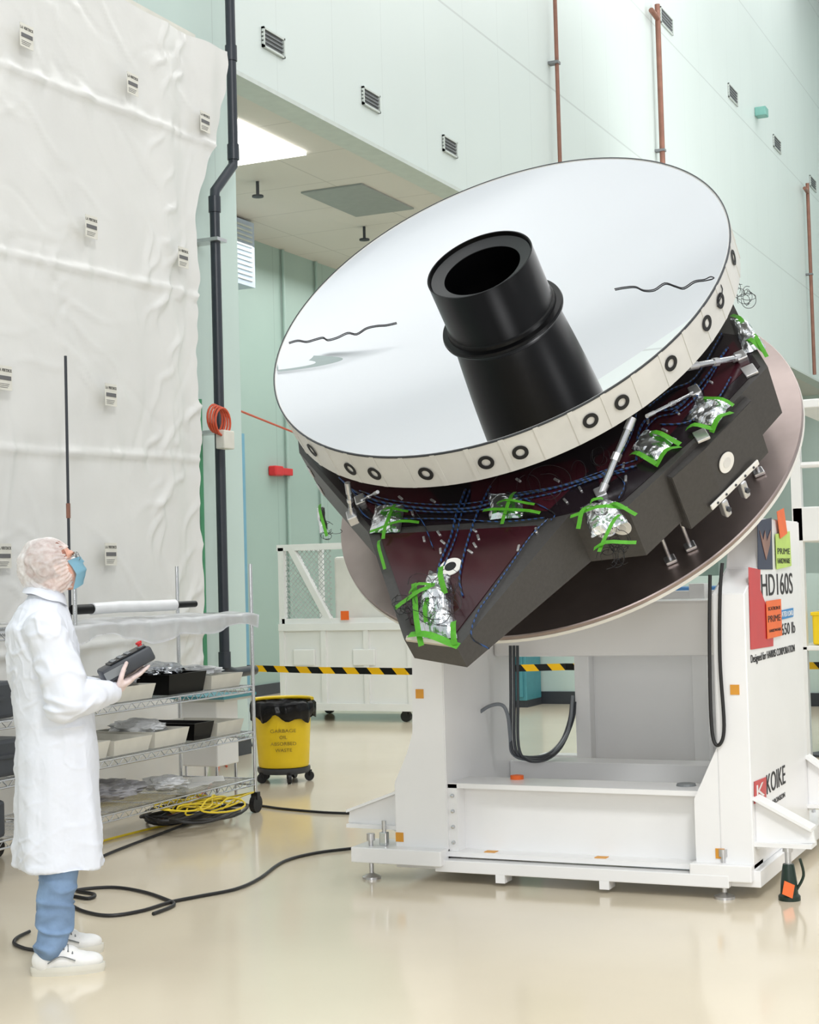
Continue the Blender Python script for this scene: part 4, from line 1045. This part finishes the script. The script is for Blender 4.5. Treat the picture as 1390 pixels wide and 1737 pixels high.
def fcoat(c,n):
    n=n.copy(); n.z*=.4
    low=max(0,min(1,(1.2-c.z)/.7))
    d=.030*low*noise.noise(Vector((c.x*7,c.y*7,c.z*.8)))+.014*low*noise.noise(Vector((c.x*15,c.y*15,c.z*1.3)))+.006*noise.noise(Vector((c.x*7+c.z*6,c.y*7,c.z*8)))
    cr=.012*crease(Vector((c.x*4+c.z*3,c.y*4,c.z*11)),.15)+.007*crease(Vector((c.x*10,c.y*8,c.z*7+3)),.12)-.004
    msk=max(0,min(1,.5+1.6*noise.noise(Vector((c.x*3,c.y*3,c.z*2.5+9)))))
    cb=(.007*crease(Vector((c.x*4+c.z*2,c.y*4,c.z*3+7)),.09)+.006*crease(Vector((c.x*9,c.y*9+c.z*6,c.z*9+1)),.10)+.003*crease(Vector((c.x*18,c.y*18-c.z*9,c.z*14+5)),.12))*(.25+.75*msk)
    w=max(0,min(1,(max(abs(c.y)-.18,c.x-.15)/.05))) if c.z>1.0 else 0
    return c+n*(d+cr*w+cb*(1-w))
displace(me,fcoat)
coat=finish('lab_coat',me,m_coat,PE,smooth='all',label='long white cleanroom lab coat')
bm=bmesh.new(); rings=[]
for (z,f,dx) in [(1.53,1.10,0),(1.572,1.02,.004),(1.576,1.08,.004),(1.53,1.28,-.002)]:
    rings.append([bm.verts.new((-.035+dx+.072*f*math.cos(t),.072*f*math.sin(t),z-.03*math.cos(t)+.003*math.sin(5*t))) for t in [2*math.pi*k/40 for k in range(40)]])
for A,B in zip(rings[:-1],rings[1:]):
    for k in range(40): bm.faces.new((A[k],A[(k+1)%40],B[(k+1)%40],B[k]))
fb('collar',bm,m_coat,coat,smooth='all')
for s in (-1,1):
    s1,el,wr=WR[s]; A=el.lerp(wr,.90); B=el.lerp(wr,1.08)
    bm=bmesh.new(); sweep(bm,[A,A.lerp(B,.15),A.lerp(B,.5),A.lerp(B,.9),B],[.050,.046,.042,.043,.040],24); fb('cuff',bm,m_coat,coat,smooth=True)
bm=bmesh.new()
for s,A_ in ((-1,AR),(1,AL)):
    hip=Vector((.0,s*.09,.88)); kn=hip.lerp(A_,.5)+Vector((.02,0,0))
    chain(bm,[hip,kn,A_+Vector((-.0,0,.045))],[.105,.080,.068],20)
ellip(bm,(0,0,.92),(.12,.16,.12))
me=remesh(bm,.006,4,'jeans')
displace(me,lambda c,n: c+n*(.016*max(.4,min(1,(.5-c.z)/.3))*crease(Vector((c.x*6,c.y*6+c.z*4,c.z*15)),.16)+.008*noise.noise(Vector((c.x*9,c.y*9,c.z*7)))-.004))
finish('jeans',me,m_jeans,PE,smooth='all',label='light blue denim jeans')
for s,A_ in ((-1,AR),(1,AL)):
    T2=Matrix.Translation((A_.x,A_.y,0))@Matrix.Rotation(s*.12,4,'Z')
    bm=bmesh.new()
    ellip(bm,(-.03,0,.06),(.055,.042,.055),T2); ellip(bm,(.06,0,.055),(.11,.045,.042),T2); ellip(bm,(.13,0,.048),(.075,.05,.036),T2); ellip(bm,(-.005,0,.095),(.05,.04,.038),T2); ellip(bm,(.05,0,.08),(.06,.036,.038),T2)
    me=remesh(bm,.005,3,'shoe'); 
    so_=finish('shoe',me,m_shoe,PE,smooth='all',label='white leather sneaker')
    bm=bmesh.new(); n=40; R4=[]
    for (z,f) in [(0,.95),(.012,1.0),(.018,1.06),(.036,1.05)]:
        rg=[]
        for k in range(n):
            t=2*math.pi*k/n; x=.062+.148*math.cos(t)*(1+(f-1)*.3); w=(.047+.008*math.cos(t))*math.sin(t); rg.append(bm.verts.new(T2@Vector((x,w*f,z))))
        R4.append(rg)
    for lo,hi in zip(R4[:-1],R4[1:]):
        for k in range(n): bm.faces.new((lo[k],lo[(k+1)%n],hi[(k+1)%n],hi[k]))
    bm.faces.new(R4[0][::-1]); bm.faces.new(R4[-1]); fb('sole',bm,m_tray,so_,smooth=True)
    for e_ in (-1,1):
        bm=bmesh.new(); sweep(bm,cat([T2@Vector((-.02,e_*.046,.055)),T2@Vector((.03,e_*.048,.08)),T2@Vector((.09,e_*.050,.06))],4),.003,6); fb('side_stripe',bm,m_gray,so_)
    for i in range(5):
        x=.045+.017*i; z=.122-.010*i; bm=bmesh.new(); sweep(bm,cat([T2@Vector((x,-.033,z-.018)),T2@Vector((x,-.015,z-.002)),T2@Vector((x,0,z+.003)),T2@Vector((x,.015,z-.002)),T2@Vector((x,.033,z-.018))],3),.0035,6)
        fb('lace',bm,m_gray,so_)
PW=PE.matrix_world@PM
PD=empty('control_pendant',mat=PW,label='dark gray handheld control pendant with red stop button',cat='remote control')
bm=bmesh.new(); addbox(bm,-.115,.115,-.075,.075,-.035,.03,.012); fb('housing',bm,m_dgray,PD,smooth=True)
bm=bmesh.new(); addbox(bm,-.07,.10,-.062,.062,.03,.036,.003); fb('key_panel',bm,m_black,PD)
bm=bmesh.new(); addbox(bm,-.112,-.02,-.077,-.074,-.02,.015,.001); fb('side_label',bm,m_gray,PD)
for i in range(3):
    for j in range(3):
        bm=bmesh.new(); addbox(bm,-.055+.035*i,-.035+.035*i,-.045+.035*j,-.025+.035*j,.036,.041,.002); fb('button',bm,m_gray,PD)
bm=bmesh.new(); lathe(bm,[(0,.03),(.018,.03),(.018,.042),(0,.042)],20,Matrix.Translation((.085,-.02,0))); fb('stop_button_collar',bm,m_gray,PD,smooth=True)
bm=bmesh.new(); lathe(bm,[(0,.042),(.01,.042),(.01,.05),(.014,.052),(.014,.06),(0,.063)],20,Matrix.Translation((.085,-.02,0))); fb('stop_button',bm,m_red,PD,smooth=True)
# ------------------------------------------------------------------ light
w=bpy.data.worlds.new('world'); S.world=w; w.use_nodes=True
bg=w.node_tree.nodes['Background']; bg.inputs[0].default_value=(.95,.98,1,1); bg.inputs[1].default_value=.76
def area(nm,loc,tgt,sx,sy,pw,col=(1,1,1)):
    l=bpy.data.lights.new(nm,'AREA'); l.shape='RECTANGLE'; l.size=sx; l.size_y=sy; l.energy=pw; l.color=col
    o=bpy.data.objects.new(nm,l); S.collection.objects.link(o); o.location=loc
    o.rotation_euler=(Vector(tgt)-Vector(loc)).to_track_quat('-Z','Y').to_euler(); return o
area('hall_lamp',(3,-1,10),(-3.5,8,.5),2,2,640,(1,.995,.99))
area('side_fill',(5,4,4),(-2.6,8.3,.8),2,2,90,(1,1,1))  # added fill from the right, lifts the positioner stand
area('front_fill',(1.0,-3,2.6),(-2.7,8.9,1.0),2,2,150,(1,1,1))  # added fill behind the camera, brightens the stand's rear panel
area('ceiling_fill',(0,24,12),(-3,28,17),8,18,620,(1,1,1))  # added upward fill, brightens ceiling and far wall reflected in the mirror
area('recess_lamp',(-9.5,18,6.0),(-9.5,18,0),2.5,8,190)
